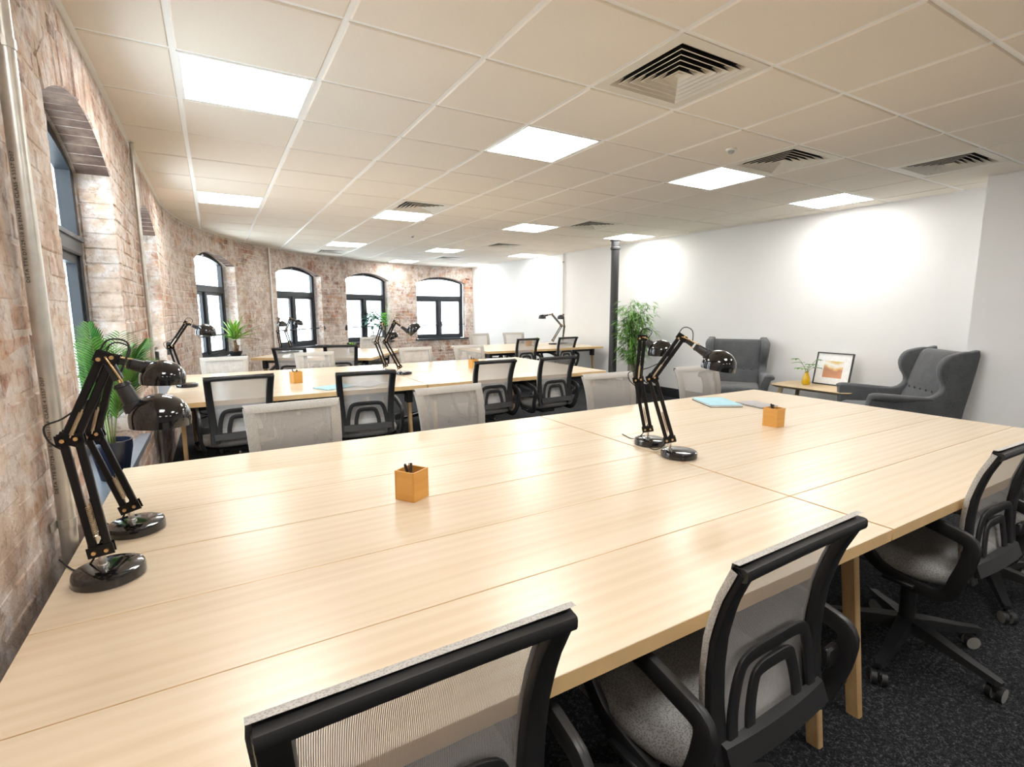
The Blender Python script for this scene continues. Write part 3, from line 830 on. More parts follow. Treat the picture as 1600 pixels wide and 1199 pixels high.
# ------------------------------------------------------------------ office chairs
BACKPROF = [(0.43, -0.235), (0.50, -0.218), (0.58, -0.208), (0.66, -0.208), (0.74, -0.216), (0.82, -0.237), (0.90, -0.272)]
def back_y(z):
    pr = BACKPROF
    for (z0, y0), (z1, y1) in zip(pr[:-1], pr[1:]):
        if z <= z1: return y0+(y1-y0)*(z-z0)/(z1-z0)
    return pr[-1][1]
def half_w(z): 
    u = (z-0.43)/0.47
    return 0.192+0.016*u+0.008*u*u
def back_pt(x, z, off=0.0):
    d = 0.01; n = V((0, 1, -(back_y(z+d)-back_y(z-d))/(2*d))).normalized()
    return V((x, back_y(z), z))+n*off
def make_chair(label):
    t = thing('office_chair', label, 'chair', (0, 0, 0), 0, 'grey mesh office chairs')
    # seat cushion
    bm = bmesh.new()
    def se(ax, ay, z, yo=0.0, sag=0.0, n=32, e=4.0):
        out = []
        for k in range(n):
            a = 2*PI*k/n; c, s = math.cos(a), math.sin(a)
            x = ax*math.copysign(abs(c)**(2/e), c); y = ay*math.copysign(abs(s)**(2/e), s)+yo
            zz = z - sag*max(0, (y-yo)/ay)**2
            out.append(V((x, y+0.03, zz)))
        return out
    loft(bm, [se(0.19, 0.18, 0.400), se(0.232, 0.225, 0.406), se(0.245, 0.238, 0.425, 0, 0.01), se(0.248, 0.24, 0.445, 0, 0.018), se(0.240, 0.232, 0.466, 0, 0.026), se(0.215, 0.205, 0.478, 0, 0.026), se(0.15, 0.14, 0.483, 0, 0.02), se(0.05, 0.05, 0.482, 0, 0.0)])
    obj('seat', bm, M_seat, t, smooth=True)
    bm = bmesh.new(); box(bm, (0, 0.0, 0.392), (0.30, 0.30, 0.022), bev=0.006); box(bm, (0, -0.02, 0.365), (0.16, 0.20, 0.04), bev=0.01); obj('seat_pan', bm, M_black_plastic, t)
    # back frame: two rails and a top bar
    bm = bmesh.new()
    zs = [0.44+0.455*k/14 for k in range(15)]
    for s in (-1, 1):
        pts = [back_pt(s*(half_w(z)-0.021), z) for z in zs]
        sweep(bm, pts, rrect(0.046, 0.024, 0.008), up=V((0, 1, 0)), scales=[1.1-0.25*k/14 for k in range(15)])
    pts = [back_pt((half_w(0.895)-0.004)*(k/6-1), 0.892+0.004*(1-(k/6-1)**2)) for k in range(13)]
    sweep(bm, pts, rrect(0.024, 0.030, 0.007), up=V((0, 1, 0)))
    obj('back_frame', bm, M_black_plastic, t, smooth=True, sharp=0.7)
    # see-through mesh
    bm = bmesh.new(); uvl = bm.loops.layers.uv.new('UVMap')
    nx, nz = 8, 14
    G = [[bm.verts.new(back_pt(half_w(0.46+0.43*j/nz)*0.97*(2*i/nx-1), 0.46+0.43*j/nz, 0.014-0.010*(1-(2*i/nx-1)**2))) for i in range(nx+1)] for j in range(nz+1)]
    for j in range(nz):
        for i in range(nx):
            f = bm.faces.new((G[j][i], G[j][i+1], G[j+1][i+1], G[j+1][i]))
            for l in f.loops: l[uvl].uv = (l.vert.co.x, l.vert.co.z)
    obj('back_mesh', bm, M_mesh, t, smooth=True)
    # opaque fabric border over the front and outer edge of the frame
    bm = bmesh.new()
    def border(pin, pout, pback):
        rings = [[bm.verts.new(p) for p in pp] for pp in (pin, pout, pback)]
        for a, b in zip(rings[:-1], rings[1:]):
            for i in range(len(a)-1): bm.faces.new((a[i], a[i+1], b[i+1], b[i]))
    for s in (-1, 1):
        border([back_pt(s*(half_w(z)-0.044), z, 0.0155) for z in zs], [back_pt(s*(half_w(z)+0.003), z, 0.0155) for z in zs], [back_pt(s*(half_w(z)+0.004), z, 0.001) for z in zs])
    xs = [(half_w(0.9)+0.003)*(k/6-1) for k in range(13)]
    border([back_pt(x*0.93, 0.868, 0.0160) for x in xs], [back_pt(x, 0.911, 0.0155) for x in xs], [back_pt(x, 0.912, 0.001) for x in xs])
    obj('mesh_edging', bm, M_edging, t, smooth=True)
    # lumbar support with two nested arches
    bm = bmesh.new()
    def archpath(w0, w1, z0, z1):
        return smooth_pts([back_pt(-w0, z0, -0.014), back_pt(-w0*0.97+w1*0.0, z0+(z1-z0)*0.35, -0.014), back_pt(-w1*1.06, z0+(z1-z0)*0.80, -0.014), back_pt(-w1*0.80, z1, -0.014), back_pt(0, z1+0.004, -0.014), back_pt(w1*0.80, z1, -0.014), back_pt(w1*1.06, z0+(z1-z0)*0.80, -0.014), back_pt(w0*0.97, z0+(z1-z0)*0.35, -0.014), back_pt(w0, z0, -0.014)], 4)
    for a in (archpath(0.142, 0.114, 0.500, 0.662), archpath(0.084, 0.064, 0.500, 0.618)):
        sweep(bm, a, rrect(0.029, 0.009, 0.003), up=V((0, 1, 0)))
    for (z0, z1, off) in ((0.462, 0.512, -0.014),):
        rings = []
        for k in range(9):
            x = -0.175+0.35*k/8; c = 0.010*(1-(2*k/8-1)**2)
            rings.append([back_pt(x, z0, off-0.016-c), back_pt(x, z0, off+0.008), back_pt(x, z1-0.01, off+0.010), back_pt(x, z1, off+0.002), back_pt(x, z1-0.006, off-0.010-c)])
        loft(bm, rings)
    obj('lumbar_support', bm, M_black_plastic, t, smooth=True, sharp=0.7)
    # looped armrests
    for s in (-1, 1):
        bm = bmesh.new()
        lp = [(-0.245, 0.605), (-0.18, 0.628), (-0.06, 0.652), (0.06, 0.650), (0.125, 0.628), (0.118, 0.585), (0.07, 0.50), (0.02, 0.43), (-0.06, 0.395), (-0.15, 0.385), (-0.20, 0.405), (-0.225, 0.47), (-0.245, 0.545)]
        xo = lambda y, z: 0.256 if z > 0.47 else 0.256-0.02*min(1, (0.47-z)/0.08)
        sweep(bm, smooth_pts([V((s*xo(y, z), y, z)) for y, z in lp], 4, True), rrect(0.046, 0.022, 0.008), closed=True, up=V((1, 0, 0)))
        # rear bracket plate joining the frame, with two bolts
        box(bm, (s*0.226, -0.228, 0.545), (0.05, 0.018, 0.05), bev=0.005)
        box(bm, (s*0.20, -0.06, 0.388), (0.13, 0.10, 0.016), bev=0.004)
        a = obj('armrest', bm, M_black_plastic, t, smooth=True, sharp=0.7)
        for z in (0.482, 0.575):
            bm = bmesh.new(); cyl(bm, (s*0.256, -0.2590+0.10*max(0, 0.55-z), z), (s*0.256, -0.2520+0.10*max(0, 0.55-z), z), 0.0085, 12); obj('bolt', bm, M_ink, a)
    # column and star base
    bm = bmesh.new(); cyl(bm, (0, 0, 0.10), (0, 0, 0.275), 0.027, 16); obj('column_cover', bm, M_black_plastic, t, smooth=True, sharp=0.7)
    bm = bmesh.new(); cyl(bm, (0, 0, 0.25), (0, 0, 0.37), 0.014, 14); obj('gas_lift', bm, M_chrome, t, smooth=True, sharp=0.7)
    bm = bmesh.new(); tube(bm, [(0.06, 0.03, 0.372), (0.15, 0.05, 0.368), (0.215, 0.055, 0.355)], 0.006, 6); box(bm, (0.225, 0.056, 0.353), (0.04, 0.022, 0.010)); obj('lever', bm, M_black_plastic, t)
    for k in range(5):
        a = 2*PI*k/5+0.35
        bm = bmesh.new(); R = RZ(a)
        rings = [[R @ p for p in ((V((r, -w, z0)), V((r, w, z0)), V((r, w*0.8, z1)), V((r, -w*0.8, z1))))] for r, w, z0, z1 in ((0.0, 0.032, 0.095, 0.145), (0.10, 0.027, 0.090, 0.128), (0.22, 0.021, 0.075, 0.100), (0.30, 0.018, 0.064, 0.085), (0.315, 0.012, 0.066, 0.080))]
        loft(bm, rings); lg = obj('leg', bm, M_black_plastic, t)
        bm = bmesh.new(); Mc = RZ(a) @ T(0.295, 0, 0) @ RZ(0.9+k*1.3)
        cyl(bm, (0.0, 0, 0.045), (0.0, 0, 0.068), 0.008, 8, Mc)
        box(bm, (-0.016, 0, 0.040), (0.036, 0.014, 0.026), Mc, bev=0.005)
        for s in (-1, 1): cyl(bm, (-0.016, s*0.007, 0.0255), (-0.016, s*0.024, 0.0255), 0.0255, 16, Mc)
        ca = obj('caster', bm, M_black_plastic, lg, smooth=True, sharp=0.7); ca.data.materials.append(M_caster)
        for p in ca.data.polygons:
            if len(p.vertices) > 12: p.material_index = 1
    return t
CH = [  # centre of the top of the back (x, y), rotation, height shift, label
    (0.215, 0.555, 0.00, 0.0, 'grey mesh office chair nearest the camera, cut by the bottom edge, back towards us'),
    (0.965, 0.515, 0.03, 0.0, 'grey mesh office chair with looped arms, second along the front desk edge'),
    (2.290, 0.555, -0.02, 0.0, 'grey mesh office chair tucked under the right front desk, its star base in view'),
    (3.160, 0.560, 0.05, 0.0, 'partly visible grey mesh chair at the right edge of the photo'),
    (0.300, 2.640, PI+0.05, 0.0, 'pale mesh chair facing us across the front desk, nearest the brick wall'),
    (1.154, 2.730, PI+0.08, 0.0, 'pale mesh chair facing us across the front desk, second from the brick wall'),
    (2.369, 2.740, PI-0.06, 0.0, 'pale mesh chair facing us behind the front desk, left of the double lamps'),
    (3.260, 2.720, PI-0.10, 0.0, 'pale mesh chair facing us behind the blue notebook, in front of an armchair'),
    (0.122, 3.92, 0.08, 0.0, 'black-framed mesh chair seen from behind at the middle desk, nearest the black lamps'),
    (0.935, 3.72, -0.08, 0.0, 'black-framed mesh chair seen from behind at middle desk, before the pale papers'),
    (2.150, 3.97, 0.05, 0.0, 'black-framed mesh chair seen from behind at the middle desk, just right of a pencil box'),
    (2.830, 3.97, 0.05, 0.0, 'black-framed mesh chair seen from behind, the last one along the middle desk'),
    (0.06, 6.02, PI, -0.03, 'pale mesh chair facing us behind middle desk, below the leafy plant on the sill'),
    (0.94, 6.04, PI+0.12, -0.02, 'pale mesh chair facing us behind the middle desk, above the pencil box by papers'),
    (2.13, 6.06, PI+0.08, -0.01, 'pale mesh chair facing us behind the middle desk, just right of its double lamp'),
    (2.86, 6.06, PI, -0.01, 'pale mesh chair facing us behind the middle desk, under the last arched window'),
    (4.32, 6.90, 0.05, 0.0, 'small dark-framed chair from behind, left one at the far white-wall desk'),
    (5.13, 6.92, 0.12, 0.0, 'small dark-framed chair from behind, right one at the far white-wall desk'),
    (4.23, 8.52, PI+0.1, 0.02, 'far pale chair facing us in the corner of the white wall and brick wall'),
    (4.98, 8.52, PI-0.15, 0.02, 'far pale chair facing us behind the orange pencil box and small plant'),
    (0.80, 7.10, dLa+0.1, -0.03, 'dark-framed chair from behind at the skewed far-left desk, its left end'),
    (1.40, 6.86, dLa+0.3, 0.0, 'dark-framed chair from behind at the skewed far-left desk, its right end'),
    (2.30, 8.62, PI+dLa, 0.0, 'far pale chair facing us in front of the third arched window from the corner'),
]
proto = None
UPPER = {'seat', 'seat_pan', 'back_frame', 'back_mesh', 'mesh_edging', 'lumbar_support', 'armrest', 'lever'}
rc = random.Random(3)
for (x, y, rz, dz, lab) in CH:
    if proto is None: proto = make_chair(lab); c = proto
    else: c = copy_tree(proto); c['label'] = lab
    off = V((0, 0.272, 0)); off.rotate(Matrix.Rotation(rz, 3, 'Z'))
    c.location = (x+off.x, y+off.y, 0); c.rotation_euler = (0, 0, rz)
    sp = rc.uniform(0, 1.2)
    for ch in c.children:
        nm = ch.name.split('.')[0]
        if nm in UPPER: ch.location.z = dz
        if nm == 'leg': ch.rotation_euler.z = sp

# ------------------------------------------------------------------ desk lamps
def lamp(label, x, y, head, elbow, wrist, shade, tilt=0.0, rs=0.072, rbase=0.076, stem=-0.035, cable=True, z=DESK):
    """x,y base centre; plane coords (r,z) along heading; shade = centre of the open rim; tilt about the lamp plane"""
    t = thing('desk_lamp', label, 'lamp', (x, y, z), head, 'black jointed desk lamps')
    bm = bmesh.new(); lathe(bm, [(rbase*0.96, 0.0), (rbase, 0.003), (rbase, 0.020), (rbase*0.97, 0.026), (rbase*0.88, 0.029), (rbase*0.3, 0.031), (0.004, 0.0315)], 40); obj('base', bm, M_black_gloss, t, smooth=True, sharp=0.5)
    B = V((stem, 0, 0.072)); E = V((elbow[0], 0, elbow[1])); Wr = V((wrist[0], 0, wrist[1])); Sh = V((shade[0], 0, shade[1]))
    bm = bmesh.new(); cyl(bm, (stem, 0, 0.028), (stem, 0, 0.066), 0.008, 12); cyl(bm, (stem, 0, 0.028), (stem, 0, 0.036), 0.012, 12); obj('stem', bm, M_chrome, t, smooth=True, sharp=0.6)
    def arm(nm, a, b, gap, spring_at):
        d = (b-a).normalized(); n = V((-d.z, 0, d.x))
        bm = bmesh.new()
        for s in (-1, 1):
            sweep(bm, [a+n*(s*gap), b+n*(s*gap)], rrect(0.016, 0.012, 0.002, 1), up=V((0, 1, 0)))
        for p, k in ((a, 1.0), (b, 1.0)):
            for sy in (-1, 1):
                sweep(bm, [p-n*(gap+0.012)+V((0, sy*0.009, 0)), p+n*(gap+0.012)+V((0, sy*0.009, 0))], rrect(0.026, 0.003, 0.001, 1), up=V((0, 1, 0)))
        o = obj(nm, bm, M_black_arm, t)
        for sy in (-1, 1):
            bm = bmesh.new(); s0 = a.lerp(b, spring_at[0]); s1 = a.lerp(b, spring_at[1])
            pts = []
            turns = 18
            L = s1-s0
            for k in range(turns*6+1):
                th = 2*PI*k/6; pts.append(s0+L*(k/(turns*6))+V((0, sy*0.013, 0))+(V((0, 1, 0))*math.cos(th)+n*math.sin(th))*0.0034)
            tube(bm, pts, 0.0016, 4)
            cyl(bm, s0-L*0.12+V((0, sy*0.013, 0)), s0+V((0, sy*0.013, 0)), 0.0015, 6); cyl(bm, s1+V((0, sy*0.013, 0)), s1+L*0.12+V((0, sy*0.013, 0)), 0.0015, 6)
            obj('spring', bm, M_spring, o)
        return d, n
    d1, n1 = arm('lower_arm', B, E, 0.0135, (0.14, 0.42))
    d2, n2 = arm('upper_arm', E, Wr, 0.0095, (0.06, 0.34))
    for p in (B, E, Wr):
        bm = bmesh.new()
        for s in (-1, 1): cyl(bm, p+n1*(s*0.012)+V((0, -0.017, 0)), p+n1*(s*0.012)+V((0, 0.017, 0)), 0.0045, 10)
        cyl(bm, p+V((0, 0.016, 0)), p+V((0, 0.024, 0)), 0.0068, 12); obj('joint_bolt', bm, M_brass, t, smooth=True, sharp=0.6)
    # head: neck, socket and dome
    ax = V((math.sin(tilt), 0, math.cos(tilt)))            # dome axis, pointing to the crown
    top = Sh+ax*(rs*0.86)
    side = (Wr-Sh); side = (side-ax*side.dot(ax)); side = side.normalized() if side.length > 1e-4 else V((-1, 0, 0))
    att = Sh+ax*(rs*0.52)+side*(rs*0.78)
    nd = (att-Wr); ndn = nd.normalized()
    bm = bmesh.new(); sweep(bm, [Wr, Wr+nd*0.45], rrect(0.020, 0.016, 0.004), up=V((0, 1, 0))); obj('head_bracket', bm, M_black_plastic, t)
    bm = bmesh.new(); tube(bm, smooth_pts([Wr+V((0, 0.012, 0.004)), Wr+nd*0.3+V((0, 0.016, -0.012)), Wr+nd*0.62+V((0, 0.010, -0.016))], 4), 0.0022, 6); tube(bm, smooth_pts([Wr+V((0, -0.012, 0.004)), Wr+nd*0.3+V((0, -0.016, 0.012)), Wr+nd*0.7+V((0, -0.010, 0.016))], 4), 0.0022, 6); obj('head_rods', bm, M_brass, t, smooth=True)
    bm = bmesh.new(); a0 = Wr+nd*0.52; L = att+ndn*0.012-a0
    sweep(bm, [a0, a0+L*0.12, a0+L*0.14, a0+L*0.7, a0+L*0.72, a0+L], circ(0.019, 18), scales=[0.75, 0.95, 0.8, 0.95, 1.15, 1.25]); obj('socket', bm, M_black_plastic, t, smooth=True, sharp=0.5)
    Q = Matrix.Translation(Sh) @ V((0, 0, 1)).rotation_difference(ax).to_matrix().to_4x4()
    bm = bmesh.new()
    pr = [(rs*0.985, -0.30*rs), (rs, -0.10*rs)]+[(rs*math.cos(a*PI/2/11), rs*0.90*math.sin(a*PI/2/11)) for a in range(11)]+[(0.004, rs*0.90)]
    lathe(bm, pr, 36, Q, cap0=False); sh = obj('shade', bm, M_black_gloss, t, smooth=True, sharp=1.0)
    bm = bmesh.new(); pr = [(rs*0.982, -0.30*rs), (rs*0.965, -0.10*rs)]+[(rs*0.96*math.cos(a*PI/2/9), rs*0.85*math.sin(a*PI/2/9)) for a in range(9)]+[(0.004, rs*0.85)]
    lathe(bm, pr, 32, Q, cap0=False); obj('shade_lining', bm, M_lamp_inner, sh, smooth=True)
    bm = bmesh.new(); lathe(bm, [(0.010, rs*0.75), (0.012, rs*0.45), (0.022, rs*0.28), (0.020, rs*0.12), (0.010, rs*0.04), (0.002, rs*0.03)], 14, Q); obj('bulb', bm, M_pot_white, sh, smooth=True)
    if cable:
        bm = bmesh.new()
        loop1 = smooth_pts([E+n1*0.012+V((0, 0.010, -0.03)), E+V((-0.040, 0.012, -0.005)), E+V((-0.045, 0.012, 0.03)), E+V((-0.012, 0.012, 0.045)), E+d2*0.09+V((0, 0.010, 0))], 5)
        tube(bm, loop1, 0.0022, 6); obj('cable', bm, M_ink, t, smooth=True); bm = bmesh.new()
        loop2 = smooth_pts([Wr-d2*0.06+V((0, 0.010, 0)), Wr+V((-0.010, 0.012, 0.02)), Wr+V((0.012, 0.012, 0.042)), Wr+V((0.042, 0.012, 0.026)), Wr+nd*0.42+V((0, 0.006, 0))], 5)
        tube(bm, loop2, 0.0022, 6); obj('cable', bm, M_ink, t, smooth=True); bm = bmesh.new()
        tail = smooth_pts([B+V((0, 0.012, 0.02)), (stem-0.03, 0.03, 0.03), (stem-0.07, 0.07, 0.004), (stem-0.12, 0.16, 0.003)], 5)
        tube(bm, tail, 0.0022, 6)
        obj('cable', bm, M_ink, t, smooth=True)
    return t
hv = lambda deg: math.radians(deg)
lamp('nearest black jointed desk lamp by the brick wall, at the desk left end', -0.258, 1.455, hv(-2), (-0.040, 0.342), (0.040, 0.520), (0.130, 0.374), 0.02, 0.063, 0.072, -0.010)
lamp('black jointed desk lamp just behind the nearest one by the brick wall', -0.236, 1.745, hv(-5), (-0.075, 0.290), (-0.016, 0.498), (0.098, 0.438), 0.05, 0.056, 0.070, -0.010)
lamp('black jointed lamp at the front desk joint, front one of the pair', 1.690, 1.475, hv(-49), (-0.123, 0.337), (-0.010, 0.513), (0.140, 0.402), 0.16, 0.068, 0.076, -0.040)
lamp('black jointed lamp at the front desk joint, rear one with upright arm', 1.735, 1.690, hv(-44), (-0.062, 0.305), (-0.050, 0.500), (0.034, 0.438), 0.0, 0.060, 0.072, -0.012)
lamp('black jointed lamp at the middle desk joint, its shade tipped open', 1.60, 4.90, hv(-18), (-0.17, 0.33), (-0.07, 0.52), (0.115, 0.440), -0.75, 0.075, 0.080, -0.04)
lamp('second black jointed lamp at the middle desk joint, with the lower shade', 1.50, 5.12, hv(-25), (-0.10, 0.31), (-0.04, 0.50), (0.06, 0.36), -0.45, 0.070, 0.078, -0.02)
lamp('small-looking black desk lamp on the left end of the middle desk', -0.235, 5.00, hv(0), (-0.09, 0.34), (0.035, 0.53), (0.165, 0.45), 0.05, 0.078, 0.080, -0.03)
lamp('far desk lamp on the skewed left desk, its black shade before the brick', 0.86, 8.30, hv(150), (0.06, 0.33), (0.04, 0.52), (-0.01, 0.42), 0.1, 0.07, 0.078, 0.03, cable=False)
lamp('far desk lamp on the skewed left desk, its shade against the window', 1.02, 8.42, hv(-20), (-0.10, 0.33), (-0.02, 0.52), (0.09, 0.44), 0.1, 0.07, 0.078, -0.03, cable=False)
lamp('far desk lamp on the white-wall desk, arm bent to the left', 5.45, 7.85, hv(150), (-0.16, 0.35), (0.02, 0.56), (0.20, 0.50), 0.0, 0.07, 0.08, 0.0, cable=False)
lamp('far desk lamp on the white-wall desk, upright and nearest the white conduit', 5.72, 7.90, hv(205), (-0.05, 0.33), (0.0, 0.55), (0.09, 0.49), 0.0, 0.07, 0.08, 0.0, cable=False)

# ------------------------------------------------------------------ things on the desks
def pencil_box(label, x, y, rz, s=0.080, h=0.100, pens=2, m=None, z=DESK):
    t = thing('pencil_box', label, 'pencil box', (x, y, z), rz, 'square wooden pencil boxes')
    w = 0.006
    for k in range(4):
        bm = bmesh.new(); ln = s if k % 2 == 0 else s-2*w
        box(bm, (0, 0, 0), (h, ln, w) if False else (ln, w, h), bev=0.0008)
        o = obj('side_panel', bm, M_bamboo_box, t); o.matrix_basis = RZ(k*PI/2) @ T(0, -(s-w)/2, h/2)
        o.matrix_basis = o.matrix_basis
    bm = bmesh.new(); box(bm, (0, 0, 0.004), (s-2*w, s-2*w, 0.006)); obj('bottom_panel', bm, M_bamboo_box, t)
    for k in range(pens):
        a = 0.7+k*2.3+rz
        p0 = V((x+0.008*math.cos(a+2), y+0.008*math.sin(a+2), z+0.009)); p1 = V((x+(s*0.36)*math.cos(a), y+(s*0.36)*math.sin(a), z+h+0.012+0.012*((k*7) % 3)))
        pt = thing('pen', '%s black pen in the %s' % (('shorter', 'taller')[k], label.replace('wooden ', '')), 'pen', p0, 0, 'black pens in the pencil boxes')
        d = p1-p0
        bm = bmesh.new(); sweep(bm, [V((0, 0, 0)), d*0.04, d*0.1, d*0.96, d], circ(0.0048, 10), scales=[0.2, 0.7, 1, 1, 0.8]); obj('barrel', bm, M_black_plastic, pt, smooth=True, sharp=0.6)
        bm = bmesh.new(); sd = V((-d.y, d.x, 0)).normalized() if d.xy.length > 1e-4 else V((1, 0, 0)); sweep(bm, [d*0.99+sd*0.004, d*0.99+sd*0.008, d*0.72+sd*0.0075], rrect(0.003, 0.0016, 0.0005, 1)); obj('clip', bm, M_dark_metal, pt)
    return t
pencil_box('wooden pencil box nearest the camera on the front desk', 0.535, 1.592, hv(33))
pencil_box('wooden pencil box beside the notebooks on the right front desk', 2.600, 1.630, hv(4))
pencil_box('wooden pencil box on the left middle desk', 0.585, 4.79, hv(20))
pencil_box('wooden pencil box on the right middle desk', 2.430, 5.02, hv(10))
pencil_box('orange-looking wooden pencil box on the far white-wall desk', 4.86, 7.75, hv(5), pens=1)

def notebook(name, label, pts_mid, w, h, rz, th, m_cover, m_page, cat='notebook', z=DESK, dark_base=None):
    t = thing(name, label, cat, (*pts_mid, z), rz)
    bm = bmesh.new(); box(bm, (0, 0, th*0.12), (w, h, th*0.24), bev=0.0006); obj('back_cover', bm, dark_base or m_cover, t)
    bm = bmesh.new(); box(bm, (0.002, 0, th*0.5), (w-0.006, h-0.006, th*0.5)); obj('pages', bm, m_page, t)
    bm = bmesh.new(); box(bm, (0, 0, th*0.88), (w, h, th*0.22), bev=0.0006); obj('front_cover', bm, m_cover, t)
    return t
notebook('notebook', 'pale blue notebook with a black underside on the right front desk', (2.905, 2.235), 0.215, 0.30, hv(-27), 0.016, M_blue, M_paper, dark_base=M_black_card)
notebook('notebook', 'grey notebook lying beside the pale blue one', (3.075, 2.055), 0.15, 0.21, hv(-8), 0.011, M_grey_card, M_paper, dark_base=M_black_card)
notebook('magazine', 'pale blue folder lying on the left middle desk behind a chair', (0.83, 4.33), 0.30, 0.21, hv(24), 0.008, M_blue, M_paper, 'folder')
notebook('magazine', 'white open magazine lying beside the blue folder on middle desk', (1.10, 4.34), 0.21, 0.28, hv(-50), 0.009, M_paper, M_paper, 'magazine')

# ------------------------------------------------------------------ plants
rp = random.Random(21)
def strip_leaf(bm, base, d, up, L, w, droop, fold=0.25, n=5, shape='lance'):
    d = d.normalized(); s = d.cross(up)
    if s.length < 1e-4: s = d.cross(V((1, 0, 0)))
    s.normalize(); nrm = s.cross(d)
    ml, mc, mr = [], [], []
    for k in range(n+1):
        u = k/n
        c = base+d*(L*u)+V((0, 0, -1))*(droop*L*u*u)
        ww = w*(math.sin(PI*min(1, u*0.93+0.07))**0.75 if shape == 'lance' else (1-u)**0.6*min(1, 6*u+0.3))
        if k == n: ww = 0.0005
        ml.append(bm.verts.new(c-s*ww*0.5+nrm*ww*fold)); mc.append(bm.verts.new(c)); mr.append(bm.verts.new(c+s*ww*0.5+nrm*ww*fold))
    for k in range(n):
        bm.faces.new((ml[k], mc[k], mc[k+1], ml[k+1])); bm.faces.new((mc[k], mr[k], mr[k+1], mc[k+1]))
def pot(t, r0, r1, h, m, lip=0.006, soil=True):
    bm = bmesh.new(); lathe(bm, [(r0*0.9, 0), (r0, 0.004), (r0+(r1-r0)*0.5, h*0.45), (r1*0.99, h*0.8), (r1, h), (r1-lip, h), (r1-lip, h*0.86), (0.003, h*0.86)], 28, cap1=True); obj('pot', bm, m, t, smooth=True, sharp=0.6)
    if soil:
        bm = bmesh.new(); lathe(bm, [(r1-lip-0.001, h*0.865), (r1*0.6, h*0.90), (0.003, h*0.91)], 18); obj('soil', bm, M_soil, t, smooth=True)
# areca palm on the first window's sill
t = thing('potted_palm', 'feathery green palm in a navy pot on the first window sill by the near lamps', 'plant', (-0.405, 2.60, SILL+0.034))
pot(t, 0.048, 0.072, 0.165, M_navy)
for k in range(11):
    az = 2*PI*k/11+rp.uniform(-0.3, 0.3); L = rp.uniform(0.36, 0.50); lean = rp.uniform(0.12, 0.42)
    dirx = V((math.cos(az), math.sin(az), 0))
    if dirx.x < -0.1: lean *= 0.12
    if abs(dirx.y) > 0.5: lean *= 1.15
    pts = []
    for i in range(11):
        u = i/10; pts.append(V((0, 0, 0.14))+dirx*(0.012+L*lean*u**1.7)+V((0, 0, L*(u-0.22*lean*u**3))))
    bm = bmesh.new(); tube(bm, pts, 0.0032, 5, scales=[1-0.75*i/10 for i in range(11)]); st = obj('stem', bm, M_cane, t, smooth=True)
    bm = bmesh.new()
    for i in range(26):
        u = 0.30+0.70*i/25; j = min(9, int(u*10)); f = u*10-j
        p = pts[j].lerp(pts[j+1], f); tg = (pts[j+1]-pts[j]).normalized()
        sd = tg.cross(V((-dirx.y, dirx.x, 0)).cross(tg)).normalized()
        ll = 0.15*math.sin(PI*(0.16+0.80*(u-0.3)/0.7))+0.02
        for s in (-1, 1):
            d = tg*0.85+V((-dirx.y, dirx.x, 0))*s*0.9+dirx*0.1
            strip_leaf(bm, p, d, V((0, 0, 1)), ll*rp.uniform(0.9, 1.1), 0.011, 0.12, 0.2, 3)
    obj('frond', bm, M_palm, t)
# dracaena on the third window's sill
pp = P(TH(26.6), -0.0, 0)
t = thing('potted_dracaena', 'bushy green plant with strap leaves in a black bowl on the third window sill', 'plant', (pp.x+0.05, pp.y-0.03, SILL+0.034))
pot(t, 0.07, 0.095, 0.075, M_pot_black)
bm = bmesh.new(); tube(bm, [(0, 0, 0.06), (0.004, 0, 0.15), (-0.004, 0.003, 0.25)], 0.030, 10, scales=[1.1, 1, 0.9]); obj('trunk', bm, M_bark, t, smooth=True)
bm = bmesh.new(); tube(bm, [(0.02, 0.01, 0.06), (0.04, 0.02, 0.17)], 0.02, 8); obj('trunk', bm, M_bark, t, smooth=True)
for k in range(44):
    az = k*2.39996; el = 1.40-1.10*(k/44)+rp.uniform(-0.15, 0.15)
    d = V((math.cos(az)*math.cos(el), math.sin(az)*math.cos(el), math.sin(el)))
    do_ = max(0.0, d.dot(OUT(TH(26.6)))); Lm = 0.11/do_ if do_ > 0.05 else 9.0
    bm = bmesh.new(); strip_leaf(bm, V((0, 0, 0.25))+d*0.02, d, V((0, 0, 1)), min(Lm, rp.uniform(0.32, 0.52)), 0.066, rp.uniform(0.15, 0.45), 0.18, 6, 'strap'); obj('leaf', bm, M_drac, t)
# plants on the fifth window's sill
pp = P(TH(67.2), 0.02, 0)
t = thing('potted_plant', 'blue-green leafy plant in a white pot on a sill, framed by the fourth arched window', 'plant', (pp.x, pp.y, SILL+0.034))
pot(t, 0.06, 0.08, 0.15, M_pot_white)
for k in range(4):
    bm = bmesh.new(); a = k*1.6; tube(bm, smooth_pts([(0, 0, 0.12), (0.03*math.cos(a), 0.03*math.sin(a), 0.28), (0.09*math.cos(a), 0.09*math.sin(a), 0.42)], 3), 0.005, 6); obj('stem', bm, M_cane, t, smooth=True)
for k in range(95):
    az = k*2.4; r = 0.17*math.sqrt(rp.random()); z = rp.uniform(0.32, 0.66)
    b = V((r*math.cos(az), r*math.sin(az), z)); d = V((math.cos(az), math.sin(az), rp.uniform(-0.6, 0.8)))
    bm = bmesh.new(); strip_leaf(bm, b, d, V((0, 0, 1)), rp.uniform(0.10, 0.17), 0.075, 0.3, 0.12, 4); obj('leaf', bm, M_teal, t)
for k in range(7):
    b = V((-0.06+0.02*rp.random(), 0.02, 0.50+0.045*k)); az = k*2.4
    bm = bmesh.new(); strip_leaf(bm, b, V((0.6*math.cos(az), 0.6*math.sin(az), 1)), V((1, 0, 0)), 0.14, 0.05, 0.05, 0.1, 4); obj('leaf', bm, M_drac, t)
